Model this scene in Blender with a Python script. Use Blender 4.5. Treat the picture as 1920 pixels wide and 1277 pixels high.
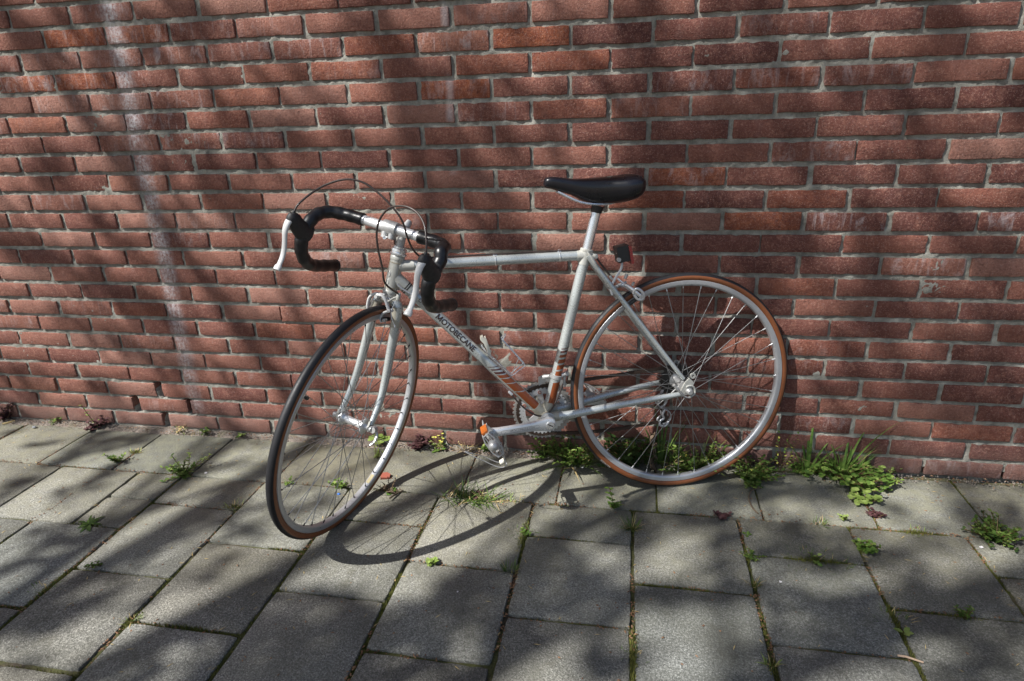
import bpy, bmesh, math, random
import numpy as np
from mathutils import Vector, Matrix, noise

S = bpy.context.scene
for o in list(bpy.data.objects):
    bpy.data.objects.remove(o)
PI = math.pi
R = math.radians

# ---------------------------------------------------------------- camera
cam_d = bpy.data.cameras.new('camera')
cam = bpy.data.objects.new('camera', cam_d)
S.collection.objects.link(cam)
S.camera = cam
right = Vector((0.984068, 0.175368, -0.029271))
down = Vector((0.033053, -0.342213, -0.939041))
fwd = Vector((-0.174695, 0.923112, -0.342557))
cam.matrix_world = Matrix(((right.x, -down.x, -fwd.x, 1.71775),
                           (right.y, -down.y, -fwd.y, -1.92461),
                           (right.z, -down.z, -fwd.z, 1.12181),
                           (0, 0, 0, 1)))
cam_d.sensor_width = 36
cam_d.lens = 22.565
cam_d.clip_start = 0.05
cam_d.clip_end = 500

# ---------------------------------------------------------------- light
SUN_AZ, SUN_EL = R(52.66), R(47.74)          # direction the light travels, measured from +Y to +X
D = Vector((math.sin(SUN_AZ) * math.cos(SUN_EL), math.cos(SUN_AZ) * math.cos(SUN_EL), -math.sin(SUN_EL)))
world = bpy.data.worlds.new('World')
S.world = world
world.use_nodes = True
wn = world.node_tree
wn.nodes.clear()
sky = wn.nodes.new('ShaderNodeTexSky')
sky.sky_type = 'NISHITA'
sky.sun_disc = False
sky.sun_elevation = SUN_EL
sky.sun_rotation = math.atan2(-D.x, -D.y)
sky.air_density = 1.0
sky.dust_density = 2.0
sky.ozone_density = 0.8
bg = wn.nodes.new('ShaderNodeBackground')
bg.inputs['Strength'].default_value = 0.075
wo = wn.nodes.new('ShaderNodeOutputWorld')
wn.links.new(sky.outputs[0], bg.inputs[0])
wn.links.new(bg.outputs[0], wo.inputs[0])

sun_d = bpy.data.lights.new('sun', 'SUN')
sun_d.energy = 5.0
sun_d.angle = R(0.53)
sun_d.color = (1.0, 0.975, 0.94)
sun = bpy.data.objects.new('sun', sun_d)
S.collection.objects.link(sun)
sun.rotation_euler = D.to_track_quat('-Z', 'Y').to_euler()
sun.location = (-6, -5, 9)

S.view_settings.view_transform = 'Standard'
S.view_settings.look = 'None'
S.view_settings.exposure = 0.76
S.view_settings.gamma = 1.0
S.view_settings.use_curve_mapping = False

# ---------------------------------------------------------------- materials
class NT:
    def __init__(self, name):
        self.m = bpy.data.materials.new(name)
        self.m.use_nodes = True
        self.t = self.m.node_tree
        self.t.nodes.clear()
        self.out = self.n('ShaderNodeOutputMaterial')
        self.b = self.n('ShaderNodeBsdfPrincipled')
        self.l(self.b.outputs[0], self.out.inputs['Surface'])
    def n(self, typ, **kw):
        nd = self.t.nodes.new(typ)
        for k, v in kw.items():
            setattr(nd, k, v)
        return nd
    def l(self, a, b):
        self.t.links.new(a, b)
    def val(self, sock, v):
        if isinstance(v, (int, float)):
            sock.default_value = v
        elif isinstance(v, (tuple, list)):
            sock.default_value = (*v, 1) if len(v) == 3 and sock.type == 'RGBA' else v
        else:
            self.l(v, sock)
    def pos(self, scale=(1, 1, 1), obj=False):
        if obj:
            src = self.n('ShaderNodeTexCoord').outputs['Object']
        else:
            src = self.n('ShaderNodeNewGeometry').outputs['Position']
        if scale == (1, 1, 1):
            return src
        mp = self.n('ShaderNodeMapping')
        mp.inputs['Scale'].default_value = scale
        self.l(src, mp.inputs['Vector'])
        return mp.outputs[0]
    def noise(self, vec, scale, detail=4, rough=.6, dist=0):
        nd = self.n('ShaderNodeTexNoise')
        self.l(vec, nd.inputs['Vector'])
        nd.inputs['Scale'].default_value = scale
        nd.inputs['Detail'].default_value = detail
        nd.inputs['Roughness'].default_value = rough
        nd.inputs['Distortion'].default_value = dist
        return nd.outputs['Fac']
    def voro(self, vec, scale, out='Distance'):
        nd = self.n('ShaderNodeTexVoronoi')
        self.l(vec, nd.inputs['Vector'])
        nd.inputs['Scale'].default_value = scale
        return nd.outputs[out]
    def ramp(self, fac, stops, interp='LINEAR'):
        nd = self.n('ShaderNodeValToRGB')
        nd.color_ramp.interpolation = interp
        e = nd.color_ramp.elements
        while len(e) < len(stops):
            e.new(.5)
        for i, (p, c) in enumerate(stops):
            e[i].position = p
            e[i].color = (c, c, c, 1) if isinstance(c, (int, float)) else (*c, 1)
        self.l(fac, nd.inputs[0])
        return nd.outputs[0]
    def mix(self, fac, a, b, blend='MIX'):
        nd = self.n('ShaderNodeMix', data_type='RGBA', blend_type=blend)
        self.val(nd.inputs[0], fac)
        self.val(nd.inputs[6], a)
        self.val(nd.inputs[7], b)
        return nd.outputs[2]
    def math(self, op, a, b=0., c=0., clamp=False):
        nd = self.n('ShaderNodeMath', operation=op, use_clamp=clamp)
        self.val(nd.inputs[0], a)
        self.val(nd.inputs[1], b)
        self.val(nd.inputs[2], c)
        return nd.outputs[0]
    def bump(self, h, strength, dist, prev=None):
        nd = self.n('ShaderNodeBump')
        nd.inputs['Strength'].default_value = strength
        nd.inputs['Distance'].default_value = dist
        self.l(h, nd.inputs['Height'])
        if prev is not None:
            self.l(prev, nd.inputs['Normal'])
        return nd.outputs[0]

def brick_material(name, source):
    t = NT(name)
    p = t.pos()
    if source == 'object':
        col = t.n('ShaderNodeObjectInfo').outputs['Color']
    else:
        col = t.n('ShaderNodeAttribute', attribute_type='GEOMETRY', attribute_name='tint').outputs['Color']
    sp = t.n('ShaderNodeSeparateColor')
    t.l(col, sp.inputs[0])
    base = t.ramp(sp.outputs[0], [(0, (.120, .046, .038)), (.3, (.175, .068, .052)), (.6, (.235, .096, .068)), (.85, (.29, .130, .094)), (1, (.32, .165, .125))])
    orange = t.mix(t.ramp(t.noise(p, 55, 5, .65), [(.38, 0), (.62, 1)]), (.22, .055, .025), (.42, .130, .050))
    base = t.mix(sp.outputs[1], base, orange)
    # mottling
    n1 = t.noise(p, 14, 5, .6)
    base = t.mix(t.ramp(n1, [(.3, .0), (.75, .55)]), base, (.12, .042, .034))
    n2 = t.noise(p, 42, 6, .7)
    base = t.mix(t.ramp(n2, [(.50, 0), (.72, .55)]), base, (.36, .17, .12))
    n4 = t.noise(p, 150, 4, .75)
    base = t.mix(t.ramp(n4, [(.30, .75), (.46, 0)]), base, (.085, .035, .03))
    base = t.mix(t.ramp(n4, [(.54, 0), (.70, .65)]), base, (.42, .24, .18))
    # horizontal drag marks of the wire cut
    ps = t.pos((20, 20, 300))
    n3 = t.noise(ps, 1.0, 3, .6)
    base = t.mix(t.ramp(n3, [(.45, 0), (.7, .22)]), base, (.12, .045, .035))
    # light speckles and dark pits
    sp1 = t.voro(p, 240)
    base = t.mix(t.ramp(sp1, [(.12, .6), (.24, 0)]), base, (.50, .34, .28))
    pit = t.noise(p, 230, 3, .7)
    pitm = t.ramp(pit, [(.30, 1), (.38, 0)])
    base = t.mix(t.math('MULTIPLY', pitm, .6), base, (.04, .02, .015))
    # lime bloom: scattered patches on some bricks, streaks, and the long run down the wall
    xyz = t.n('ShaderNodeSeparateXYZ')
    t.l(p, xyz.inputs[0])
    bl = t.ramp(t.noise(t.pos((30, 30, 14)), 1.0, 6, .72, .6), [(.52, 0), (.72, 1)])
    streak = t.ramp(t.noise(t.pos((75, 75, 7)), 1.0, 5, .7), [(.55, 0), (.78, 1)])
    bl = t.math('MULTIPLY', t.math('MAXIMUM', bl, streak), t.math('MULTIPLY', sp.outputs[2], .62))
    topedge = t.ramp(t.noise(p, 120, 4, .7), [(.62, 0), (.72, .5)])
    bl = t.math('MAXIMUM', bl, t.math('MULTIPLY', topedge, .35))
    st = stain(t, p, xyz)
    white = t.math('MAXIMUM', bl, st, clamp=True)
    base = t.mix(white, base, (.60, .58, .59))
    # dirt near the pavement
    dirt = t.math('MULTIPLY', t.ramp(xyz.outputs[2], [(.02, .75), (.13, 0)]), t.ramp(t.noise(p, 18, 5, .7), [(.3, .35), (.6, 1)]))
    base = t.mix(dirt, base, (.20, .13, .11))
    t.l(base, t.b.inputs['Base Color'])
    t.b.inputs['Roughness'].default_value = .88
    t.b.inputs['Specular IOR Level'].default_value = .25
    b1 = t.bump(t.noise(p, 170, 5, .75), .8, .006)
    b2 = t.bump(t.noise(t.pos((30, 30, 260)), 1.0, 4, .6), .28, .003, b1)
    b3 = t.bump(t.noise(p, 38, 4, .6), .14, .008, b2)
    b4 = t.bump(t.math('MULTIPLY', pitm, -1.0), .6, .003, b3)
    t.l(b4, t.b.inputs['Normal'])
    return t.m

def stain(t, p, xyz):
    """white lime run down the wall at x about 0.14, plus a fainter one at 1.19"""
    wob = t.math('MULTIPLY', t.math('SUBTRACT', t.noise(t.pos((0, 0, 2.2)), 1.0, 3, .6), .5), .05)
    x = t.math('ADD', xyz.outputs[0], wob)
    d = t.math('ABSOLUTE', t.math('SUBTRACT', x, .142))
    core = t.ramp(d, [(.004, 1), (.046, 0)], 'EASE')
    fade = t.ramp(t.math('MULTIPLY', xyz.outputs[2], .6), [(.02, 0), (.08, .6), (.5, .8), (.85, 1)])
    streak = t.ramp(t.noise(t.pos((130, 130, 6)), 1.0, 5, .65), [(.25, .25), (.62, 1)])
    patch = t.ramp(t.noise(t.pos((10, 10, 9)), 1.0, 4, .6), [(.30, .3), (.50, 1)])
    m = t.math('MULTIPLY', t.math('MULTIPLY', core, fade), t.math('MULTIPLY', streak, patch))
    chalk = t.ramp(t.noise(p, 85, 6, .8), [(.40, .15), (.58, 1)])
    m = t.math('MULTIPLY', m, t.math('MULTIPLY', chalk, 1.15), clamp=True)
    wide = t.ramp(d, [(.0, .5), (.13, 0)], 'EASE')
    top = t.ramp(t.math('MULTIPLY', xyz.outputs[2], .6), [(.45, 0), (.8, 1)])
    spots = t.ramp(t.noise(t.pos((55, 55, 22)), 1.0, 6, .75), [(.5, 0), (.68, 1)])
    m2 = t.math('MULTIPLY', t.math('MULTIPLY', wide, top), spots)
    d3 = t.math('ABSOLUTE', t.math('SUBTRACT', x, 1.192))
    c3 = t.ramp(d3, [(.004, 1), (.015, 0)])
    z3 = t.ramp(xyz.outputs[2], [(.88, 0), (.93, 1)])
    p3 = t.ramp(t.noise(t.pos((1, 1, 9)), 1.0, 2, .5), [(.48, 0), (.56, 1)])
    m3 = t.math('MULTIPLY', t.math('MULTIPLY', c3, z3), t.math('MULTIPLY', p3, .38))
    return t.math('MAXIMUM', t.math('MAXIMUM', m, m2), m3)

def mortar_material():
    t = NT('mortar')
    p = t.pos()
    c = t.ramp(t.noise(p, 22, 6, .7), [(.3, (.17, .165, .14)), (.5, (.31, .30, .26)), (.70, (.45, .44, .385))])
    c = t.mix(t.ramp(t.noise(p, 6, 4, .6), [(.45, 0), (.7, .45)]), c, (.17, .165, .135))
    g = t.noise(p, 600, 3, .8)
    c = t.mix(t.ramp(g, [(.55, 0), (.68, .6)]), c, (.12, .115, .10))
    c = t.mix(t.ramp(t.voro(p, 420), [(.08, .6), (.18, 0)]), c, (.55, .53, .48))
    xyz = t.n('ShaderNodeSeparateXYZ')
    t.l(p, xyz.inputs[0])
    c = t.mix(t.math('MULTIPLY', stain(t, p, xyz), .7), c, (.52, .50, .49))
    t.l(c, t.b.inputs['Base Color'])
    t.b.inputs['Roughness'].default_value = .95
    t.b.inputs['Specular IOR Level'].default_value = .15
    b = t.bump(t.noise(p, 330, 5, .8), .8, .004)
    b = t.bump(t.noise(p, 70, 4, .65), .5, .006, b)
    t.l(b, t.b.inputs['Normal'])
    return t.m

def paving_material(source='object'):
    t = NT('concrete_paving')
    p = t.pos()
    xyz = t.n('ShaderNodeSeparateXYZ')
    t.l(p, xyz.inputs[0])
    col = t.n('ShaderNodeObjectInfo').outputs['Color'] if source == 'object' else None
    g = t.ramp(t.noise(p, 200, 6, .85), [(.36, (.06, .06, .058)), (.5, (.24, .24, .228)), (.62, (.55, .54, .515))])
    # exposed aggregate, light and dark grains
    g = t.mix(t.ramp(t.voro(p, 150), [(.14, .75), (.26, 0)]), g, (.68, .67, .64))
    g = t.mix(t.ramp(t.voro(t.pos((1.03, 1.07, 1)), 210), [(.12, .9), (.26, 0)]), g, (.045, .045, .045))
    g = t.mix(t.ramp(t.voro(t.pos((.93, .97, 1)), 95), [(.05, .8), (.11, 0)]), g, (.66, .65, .62))
    # blotchy weathering
    g = t.mix(t.ramp(t.noise(p, 5, 5, .65), [(.35, 0), (.72, .62)]), g, (.125, .125, .11))
    g = t.mix(t.ramp(t.noise(p, 1.9, 4, .7), [(.45, 0), (.62, .45)]), g, (.105, .10, .085))
    g = t.mix(t.ramp(t.noise(p, 11, 6, .75, .8), [(.54, 0), (.66, .5)]), g, (.11, .105, .085))
    # lichen bloom, stronger near the wall
    near = t.ramp(t.math('MULTIPLY', xyz.outputs[1], -1.0), [(.1, 1), (.45, .55), (.8, .12)])
    li = t.math('MULTIPLY', t.ramp(t.noise(p, 26, 6, .7), [(.36, .2), (.62, 1)]), near)
    g = t.mix(t.math('MULTIPLY', li, .72), g, (.31, .30, .215))
    wht = t.math('MULTIPLY', t.ramp(t.noise(p, 7, 6, .75), [(.62, 0), (.70, 1)]), .35)
    g = t.mix(wht, g, (.45, .44, .42))
    g = t.mix(1.0, g, (.84, .84, .80), 'MULTIPLY')
    if col is not None:
        g = t.mix(1.0, g, col, 'MULTIPLY')
    t.l(g, t.b.inputs['Base Color'])
    t.b.inputs['Roughness'].default_value = .9
    t.b.inputs['Specular IOR Level'].default_value = .3
    b = t.bump(t.voro(p, 250), .55, .0022)
    b = t.bump(t.noise(p, 420, 4, .8), .7, .002, b)
    b = t.bump(t.noise(p, 22, 4, .6), .25, .006, b)
    t.l(b, t.b.inputs['Normal'])
    return t.m

def joint_material():
    t = NT('joint_soil')
    p = t.pos()
    c = t.ramp(t.noise(p, 90, 6, .75), [(.3, (.030, .024, .017)), (.5, (.075, .058, .038)), (.75, (.15, .12, .085))])
    moss = t.ramp(t.noise(p, 150, 5, .7), [(.3, (.045, .052, .014)), (.7, (.15, .155, .045))])
    c = t.mix(t.ramp(t.noise(p, 7, 5, .65), [(.36, 0), (.52, .9)]), c, moss)
    xyz = t.n('ShaderNodeSeparateXYZ')
    t.l(p, xyz.inputs[0])
    foot = t.math('MULTIPLY', t.ramp(t.math('MULTIPLY', xyz.outputs[1], -1.0), [(.035, 1), (.075, 0)]), t.ramp(t.math('MULTIPLY', xyz.outputs[0], .3), [(.50, 1), (.62, .25)]))
    sand = t.ramp(t.noise(p, 230, 5, .8), [(.3, (.10, .08, .065)), (.5, (.26, .215, .18)), (.7, (.44, .38, .33))])
    c = t.mix(t.math('MULTIPLY', foot, t.ramp(t.noise(p, 20, 4, .7), [(.3, .3), (.5, 1)])), c, sand)
    t.l(c, t.b.inputs['Base Color'])
    t.b.inputs['Roughness'].default_value = 1
    b = t.bump(t.noise(p, 260, 5, .8), 1, .006)
    t.l(b, t.b.inputs['Normal'])
    return t.m

def soil_material():
    t = NT('sandy_soil')
    p = t.pos()
    c = t.ramp(t.noise(p, 160, 6, .8), [(.3, (.07, .052, .042)), (.5, (.20, .16, .13)), (.75, (.38, .32, .27))])
    c = t.mix(t.ramp(t.noise(p, 9, 4, .6), [(.42, 0), (.6, .7)]), c, (.055, .042, .03))
    t.l(c, t.b.inputs['Base Color'])
    t.b.inputs['Roughness'].default_value = 1
    b = t.bump(t.noise(p, 300, 5, .8), 1, .006)
    t.l(b, t.b.inputs['Normal'])
    return t.m

def paint(name, c, rough=.3, metal=0., coat=.4, dirt=.25, dcol=(.16, .13, .10), scale=60):
    t = NT(name)
    p = t.pos()
    f = t.ramp(t.noise(p, scale, 6, .75), [(.5, 0), (.75, dirt)])
    g = t.mix(f, c, dcol)
    nick = t.ramp(t.noise(p, 190, 3, .6), [(.735, 0), (.77, .8)])
    g = t.mix(t.math('MULTIPLY', nick, min(1, dirt * 2)), g, (.05, .035, .03))
    t.l(g, t.b.inputs['Base Color'])
    t.l(t.ramp(t.noise(p, scale * 1.7, 4, .7), [(.3, rough), (.8, min(1, rough + .25))]), t.b.inputs['Roughness'])
    t.b.inputs['Metallic'].default_value = metal
    t.b.inputs['Coat Weight'].default_value = coat
    t.b.inputs['Coat Roughness'].default_value = .15
    return t.m

def leafmat(name, c1, c2, rough=.5, tr=.25, scale=40):
    t = NT(name)
    p = t.pos()
    g = t.mix(t.ramp(t.noise(p, scale, 3, .6), [(.35, 0), (.65, 1)]), c1, c2)
    t.l(g, t.b.inputs['Base Color'])
    t.b.inputs['Roughness'].default_value = rough
    t.b.inputs['Specular IOR Level'].default_value = .35
    tl = t.n('ShaderNodeBsdfTranslucent')
    t.l(t.mix(.5, g, (.25, .35, .05), 'MULTIPLY') if False else g, tl.inputs[0])
    ms = t.n('ShaderNodeMixShader')
    ms.inputs[0].default_value = tr
    t.l(t.b.outputs[0], ms.inputs[1])
    t.l(tl.outputs[0], ms.inputs[2])
    t.l(ms.outputs[0], t.out.inputs['Surface'])
    return t.m

M = {}
M['brick'] = brick_material('red_brick', 'object')
M['brick_far'] = brick_material('red_brick_run', 'attribute')
M['mortar'] = mortar_material()
M['paving'] = paving_material()
M['joint'] = joint_material()
M['soil'] = soil_material()
M['frame'] = paint('silver_frame_paint', (.49, .52, .51), .20, .5, .5, .15, (.22, .19, .15), 45)
M['cream'] = paint('cream_lug_paint', (.47, .47, .43), .3, .15, .5, .5, (.20, .16, .10), 90)
M['forkdirt'] = paint('rusty_cream_paint', (.40, .38, .31), .35, .1, .4, .8, (.16, .11, .06), 70)
M['ring'] = paint('rusty_chainring', (.44, .42, .39), .5, .6, 0, .7, (.14, .07, .04), 120)
M['alu'] = paint('polished_aluminium', (.72, .73, .74), .24, .6, .3, .12)
M['alu_dull'] = paint('dull_aluminium', (.50, .50, .49), .36, .55, 0, .45, (.15, .13, .11), 130)
M['rim'] = paint('rim_aluminium', (.50, .51, .53), .26, .6, 0, .15)
M['chrome'] = paint('chrome', (.78, .79, .80), .14, .8, 0, .1)
M['steel'] = paint('spoke_steel', (.33, .33, .33), .30, .9, 0, .3)
M['black_steel'] = paint('oily_black_steel', (.035, .032, .03), .45, .5, 0, .4, (.08, .05, .03))
M['chain'] = paint('oily_chain', (.07, .05, .04), .5, .6, 0, .8, (.13, .06, .03), 200)
M['tread'] = paint('black_tread_rubber', (.009, .009, .011), .45, 0, 0, .3, (.035, .035, .035), 50)
M['gum'] = paint('brown_gumwall_rubber', (.19, .060, .018), .45, 0, .15, .5, (.12, .04, .015), 35)
M['tape'] = paint('black_bar_tape', (.005, .005, .006), .25, 0, 0, .1, (.02, .02, .02), 40)
M['hood'] = paint('black_rubber_hood', (.016, .016, .017), .5, 0, 0, .4, (.05, .05, .05))
M['saddle'] = paint('black_saddle_vinyl', (.005, .005, .008), .22, 0, .15, .02, (.02, .02, .02), 30)
M['cable'] = paint('brown_black_cable', (.035, .022, .018), .35, 0, .2, .2)
M['white_paint'] = paint('white_lever_coating', (.52, .52, .51), .4, 0, .2, .15)
M['white_plastic'] = paint('translucent_white_plastic', (.68, .66, .56), .4, 0, .1, .15)
M['rust'] = paint('rust_orange_panel', (.27, .062, .014), .26, .15, .5, .2, (.16, .04, .01), 50)
M['maroon'] = paint('maroon_stripe', (.085, .02, .016), .35, .1, .4, .1)
M['letter'] = paint('dark_brown_lettering', (.022, .010, .010), .4, 0, .2, 0)
M['gold'] = paint('gold_pinstripe', (.32, .24, .12), .4, .2, .2, 0)
M['red_lens'] = paint('red_lens', (.25, .008, .012), .15, 0, .8, 0)
M['black_plastic'] = paint('black_plastic', (.02, .02, .02), .4, 0, 0, .3, (.07, .07, .07))
M['amber'] = paint('amber_lens', (.40, .10, .012), .2, 0, .6, .1)
M['orange_print'] = paint('orange_print', (.75, .14, .04), .5, 0, 0, 0)
M['white_print'] = paint('white_print', (.62, .60, .55), .5, 0, 0, 0)
M['sticker'] = paint('gold_sticker', (.38, .33, .20), .4, .3, 0, .2)
M['grey_print'] = paint('engraved_grey', (.20, .20, .21), .5, .5, 0, 0)
M['grass'] = leafmat('grass_blade', (.055, .11, .020), (.13, .20, .045))
M['leaf'] = leafmat('green_leaf', (.060, .13, .022), (.16, .25, .05))
M['lime'] = leafmat('lime_leaf', (.18, .27, .05), (.33, .42, .12))
M['dark_leaf'] = leafmat('dark_green_leaf', (.028, .070, .018), (.07, .12, .03))
M['purple'] = leafmat('purple_leaf', (.060, .026, .030), (.13, .060, .060), .55, .15)
M['magenta'] = leafmat('magenta_petal', (.45, .06, .16), (.55, .12, .25), .5, .2)
M['yellow'] = leafmat('yellow_flower', (.50, .48, .06), (.62, .60, .15), .5, .2)
M['dry'] = leafmat('dry_straw', (.36, .26, .11), (.50, .40, .20), .7, .1)
M['deadstalk'] = leafmat('dead_brown_stalk', (.08, .055, .035), (.16, .12, .08), .8, 0)
M['scale'] = leafmat('bud_scale', (.12, .055, .028), (.30, .17, .09), .6, .1)
M['stem'] = leafmat('reddish_stem', (.10, .08, .03), (.16, .07, .04), .6, .05)
M['moss'] = leafmat('moss', (.07, .085, .016), (.20, .20, .05), .9, .1, 90)
M['treeleaf'] = leafmat('tree_leaf', (.04, .09, .02), (.07, .13, .03), .5, .12, 3)
M['bark'] = paint('bark', (.10, .08, .06), .9, 0, 0, .6, (.04, .03, .025), 12)
M['petal'] = leafmat('white_petal', (.75, .73, .74), (.82, .80, .80), .6, .2)
M['chip'] = paint('brick_chip', (.30, .085, .055), .9, 0, 0, .3)
M['blue'] = paint('blue_plastic', (.03, .16, .55), .4, 0, .2, 0)
M['grit'] = paint('sand_grit', (.30, .26, .22), .9, 0, 0, .7, (.10, .08, .06), 300)
M['pebble'] = paint('grey_pebble', (.18, .19, .20), .7, 0, 0, .4)
M['twig'] = paint('bleached_twig', (.50, .36, .25), .8, 0, 0, .4, (.25, .14, .08))

# ---------------------------------------------------------------- mesh helpers
def V3(a):
    return Vector(a)

class MB:
    """collects vertices and faces of ONE mesh"""
    def __init__(self):
        self.v, self.f, self.mi = [], [], []
    def add(self, vs, fs, mi=0):
        k = len(self.v)
        self.v += [tuple(v) for v in vs]
        self.f += [tuple(i + k for i in f) for f in fs]
        self.mi += [mi] * len(fs)
        return self
    def box(self, c, s, rot=None, mi=0):
        vs = []
        for x in (-1, 1):
            for y in (-1, 1):
                for z in (-1, 1):
                    v = Vector((x * s[0] / 2, y * s[1] / 2, z * s[2] / 2))
                    if rot is not None:
                        v = rot @ v
                    vs.append(v + Vector(c))
        return self.add(vs, [(0, 1, 3, 2), (4, 6, 7, 5), (0, 4, 5, 1), (2, 3, 7, 6), (0, 2, 6, 4), (1, 5, 7, 3)], mi)
    def sweep(self, pts, r, seg=12, caps=True, closed=False, flat=1.0, up=None, mi=0):
        pts = [Vector(p) for p in pts]
        n = len(pts)
        rr = r if isinstance(r, (list, tuple)) else [r] * n
        T = []
        for i in range(n):
            if closed:
                a, b = pts[(i - 1) % n], pts[(i + 1) % n]
            else:
                a, b = pts[max(i - 1, 0)], pts[min(i + 1, n - 1)]
            T.append((b - a).normalized())
        u = Vector(up) if up is not None else (Vector((0, 0, 1)) if abs(T[0].z) < .9 else Vector((1, 0, 0)))
        u = (u - T[0] * u.dot(T[0])).normalized()
        vs = []
        for i in range(n):
            u = (u - T[i] * u.dot(T[i])).normalized()
            w = T[i].cross(u)
            for k in range(seg):
                a = 2 * PI * k / seg
                vs.append(pts[i] + (u * math.cos(a) + w * math.sin(a) * flat) * rr[i])
        fs = []
        for i in range(n if closed else n - 1):
            j = (i + 1) % n
            for k in range(seg):
                l = (k + 1) % seg
                fs.append((i * seg + k, i * seg + l, j * seg + l, j * seg + k))
        if caps and not closed:
            fs.append(tuple(range(seg - 1, -1, -1)))
            fs.append(tuple((n - 1) * seg + k for k in range(seg)))
        return self.add(vs, fs, mi)
    def lathe(self, prof, c, ax, seg=24, mi=0, closed=False):
        """prof = [(radius, height along ax)]"""
        ax = Vector(ax).normalized()
        u = ax.orthogonal().normalized()
        w = ax.cross(u)
        c = Vector(c)
        vs = []
        for r, h in prof:
            for k in range(seg):
                a = 2 * PI * k / seg
                vs.append(c + ax * h + (u * math.cos(a) + w * math.sin(a)) * r)
        fs = []
        n = len(prof)
        for i in range(n if closed else n - 1):
            j = (i + 1) % n
            for k in range(seg):
                l = (k + 1) % seg
                fs.append((i * seg + k, i * seg + l, j * seg + l, j * seg + k))
        if not closed:
            if prof[0][0] > 1e-6:
                fs.append(tuple(range(seg - 1, -1, -1)))
            if prof[-1][0] > 1e-6:
                fs.append(tuple((n - 1) * seg + k for k in range(seg)))
        return self.add(vs, fs, mi)
    def prism(self, poly, o, ex, ey, th, mi=0):
        """2-D outline extruded by th along ex x ey, centred"""
        o, ex, ey = Vector(o), Vector(ex), Vector(ey)
        nz = ex.cross(ey).normalized()
        n = len(poly)
        vs = [o + ex * a + ey * b + nz * th / 2 for a, b in poly] + [o + ex * a + ey * b - nz * th / 2 for a, b in poly]
        fs = [tuple(range(n)), tuple(range(2 * n - 1, n - 1, -1))]
        for i in range(n):
            j = (i + 1) % n
            fs.append((i, i + n, j + n, j))
        return self.add(vs, fs, mi)
    def ball(self, c, r, seg=16, rings=8, sc=(1, 1, 1), mi=0):
        vs, fs = [], []
        for i in range(rings + 1):
            th = PI * i / rings
            for k in range(seg):
                a = 2 * PI * k / seg
                vs.append(Vector(c) + Vector((r * sc[0] * math.sin(th) * math.cos(a), r * sc[1] * math.sin(th) * math.sin(a), r * sc[2] * math.cos(th))))
        for i in range(rings):
            for k in range(seg):
                l = (k + 1) % seg
                fs.append((i * seg + k, (i + 1) * seg + k, (i + 1) * seg + l, i * seg + l))
        return self.add(vs, fs, mi)
    def mesh(self, name, mats, smooth=True, auto=True, ang=38):
        me = bpy.data.meshes.new(name)
        me.from_pydata(self.v, [], self.f)
        for m in (mats if isinstance(mats, (list, tuple)) else [mats]):
            me.materials.append(m)
        if any(self.mi):
            me.polygons.foreach_set('material_index', self.mi)
        bm = bmesh.new()
        bm.from_mesh(me)
        bmesh.ops.remove_doubles(bm, verts=bm.verts, dist=1e-7)
        if smooth:
            bmesh.ops.recalc_face_normals(bm, faces=bm.faces)
            for f in bm.faces:
                f.smooth = True
            if auto:
                for e in bm.edges:
                    if len(e.link_faces) == 2 and e.calc_face_angle(0) > R(ang):
                        e.smooth = False
        bm.to_mesh(me)
        bm.free()
        return me
    def obj(self, name, mats, parent=None, smooth=True, auto=True):
        return link(bpy.data.objects.new(name, self.mesh(name, mats, smooth, auto)), parent)

def link(o, parent=None):
    S.collection.objects.link(o)
    if parent is not None:
        o.parent = parent
    return o

def tag(o, label=None, cat=None, group=None, kind=None):
    if label: o['label'] = label
    if cat: o['category'] = cat
    if group: o['group'] = group
    if kind: o['kind'] = kind
    return o

def empty(name, loc=(0, 0, 0), mat=None):
    o = bpy.data.objects.new(name, None)
    o.empty_display_size = .05
    S.collection.objects.link(o)
    if mat is not None:
        o.matrix_world = mat
    else:
        o.location = loc
    return o

def smooth_path(pts, n=6, closed=False):
    pts = [Vector(p) for p in pts]
    out = []
    L = len(pts)
    for i in range(L if closed else L - 1):
        if closed:
            p0, p1, p2, p3 = pts[(i - 1) % L], pts[i], pts[(i + 1) % L], pts[(i + 2) % L]
        else:
            p0, p1, p2, p3 = pts[max(i - 1, 0)], pts[i], pts[i + 1], pts[min(i + 2, L - 1)]
        for k in range(n):
            t = k / n
            out.append(.5 * ((2 * p1) + (-p0 + p2) * t + (2 * p0 - 5 * p1 + 4 * p2 - p3) * t * t + (-p0 + 3 * p1 - 3 * p2 + p3) * t ** 3))
    if not closed:
        out.append(pts[-1])
    return out

def text_tris(s, size, offset=0.0, sub=1):
    cu = bpy.data.curves.new('lettering', 'FONT')
    cu.body = s
    cu.size = size
    cu.offset = offset
    cu.resolution_u = 4
    o = bpy.data.objects.new('lettering', cu)
    S.collection.objects.link(o)
    dg = bpy.context.evaluated_depsgraph_get()
    me = bpy.data.meshes.new_from_object(o.evaluated_get(dg))
    bpy.data.objects.remove(o)
    bm = bmesh.new()
    bm.from_mesh(me)
    bmesh.ops.triangulate(bm, faces=bm.faces)
    for _ in range(sub):
        bmesh.ops.subdivide_edges(bm, edges=bm.edges[:], cuts=1, use_grid_fill=True)
    bmesh.ops.triangulate(bm, faces=bm.faces)
    vs = [(v.co.x, v.co.y) for v in bm.verts]
    fs = [tuple(v.index for v in f.verts) for f in bm.faces]
    bm.free()
    return vs, fs

# ---------------------------------------------------------------- brick wall
COURSE, HALF = .063175, .11
def zc(row):                      # centre height of a course
    return 1.425 - row * COURSE

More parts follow.
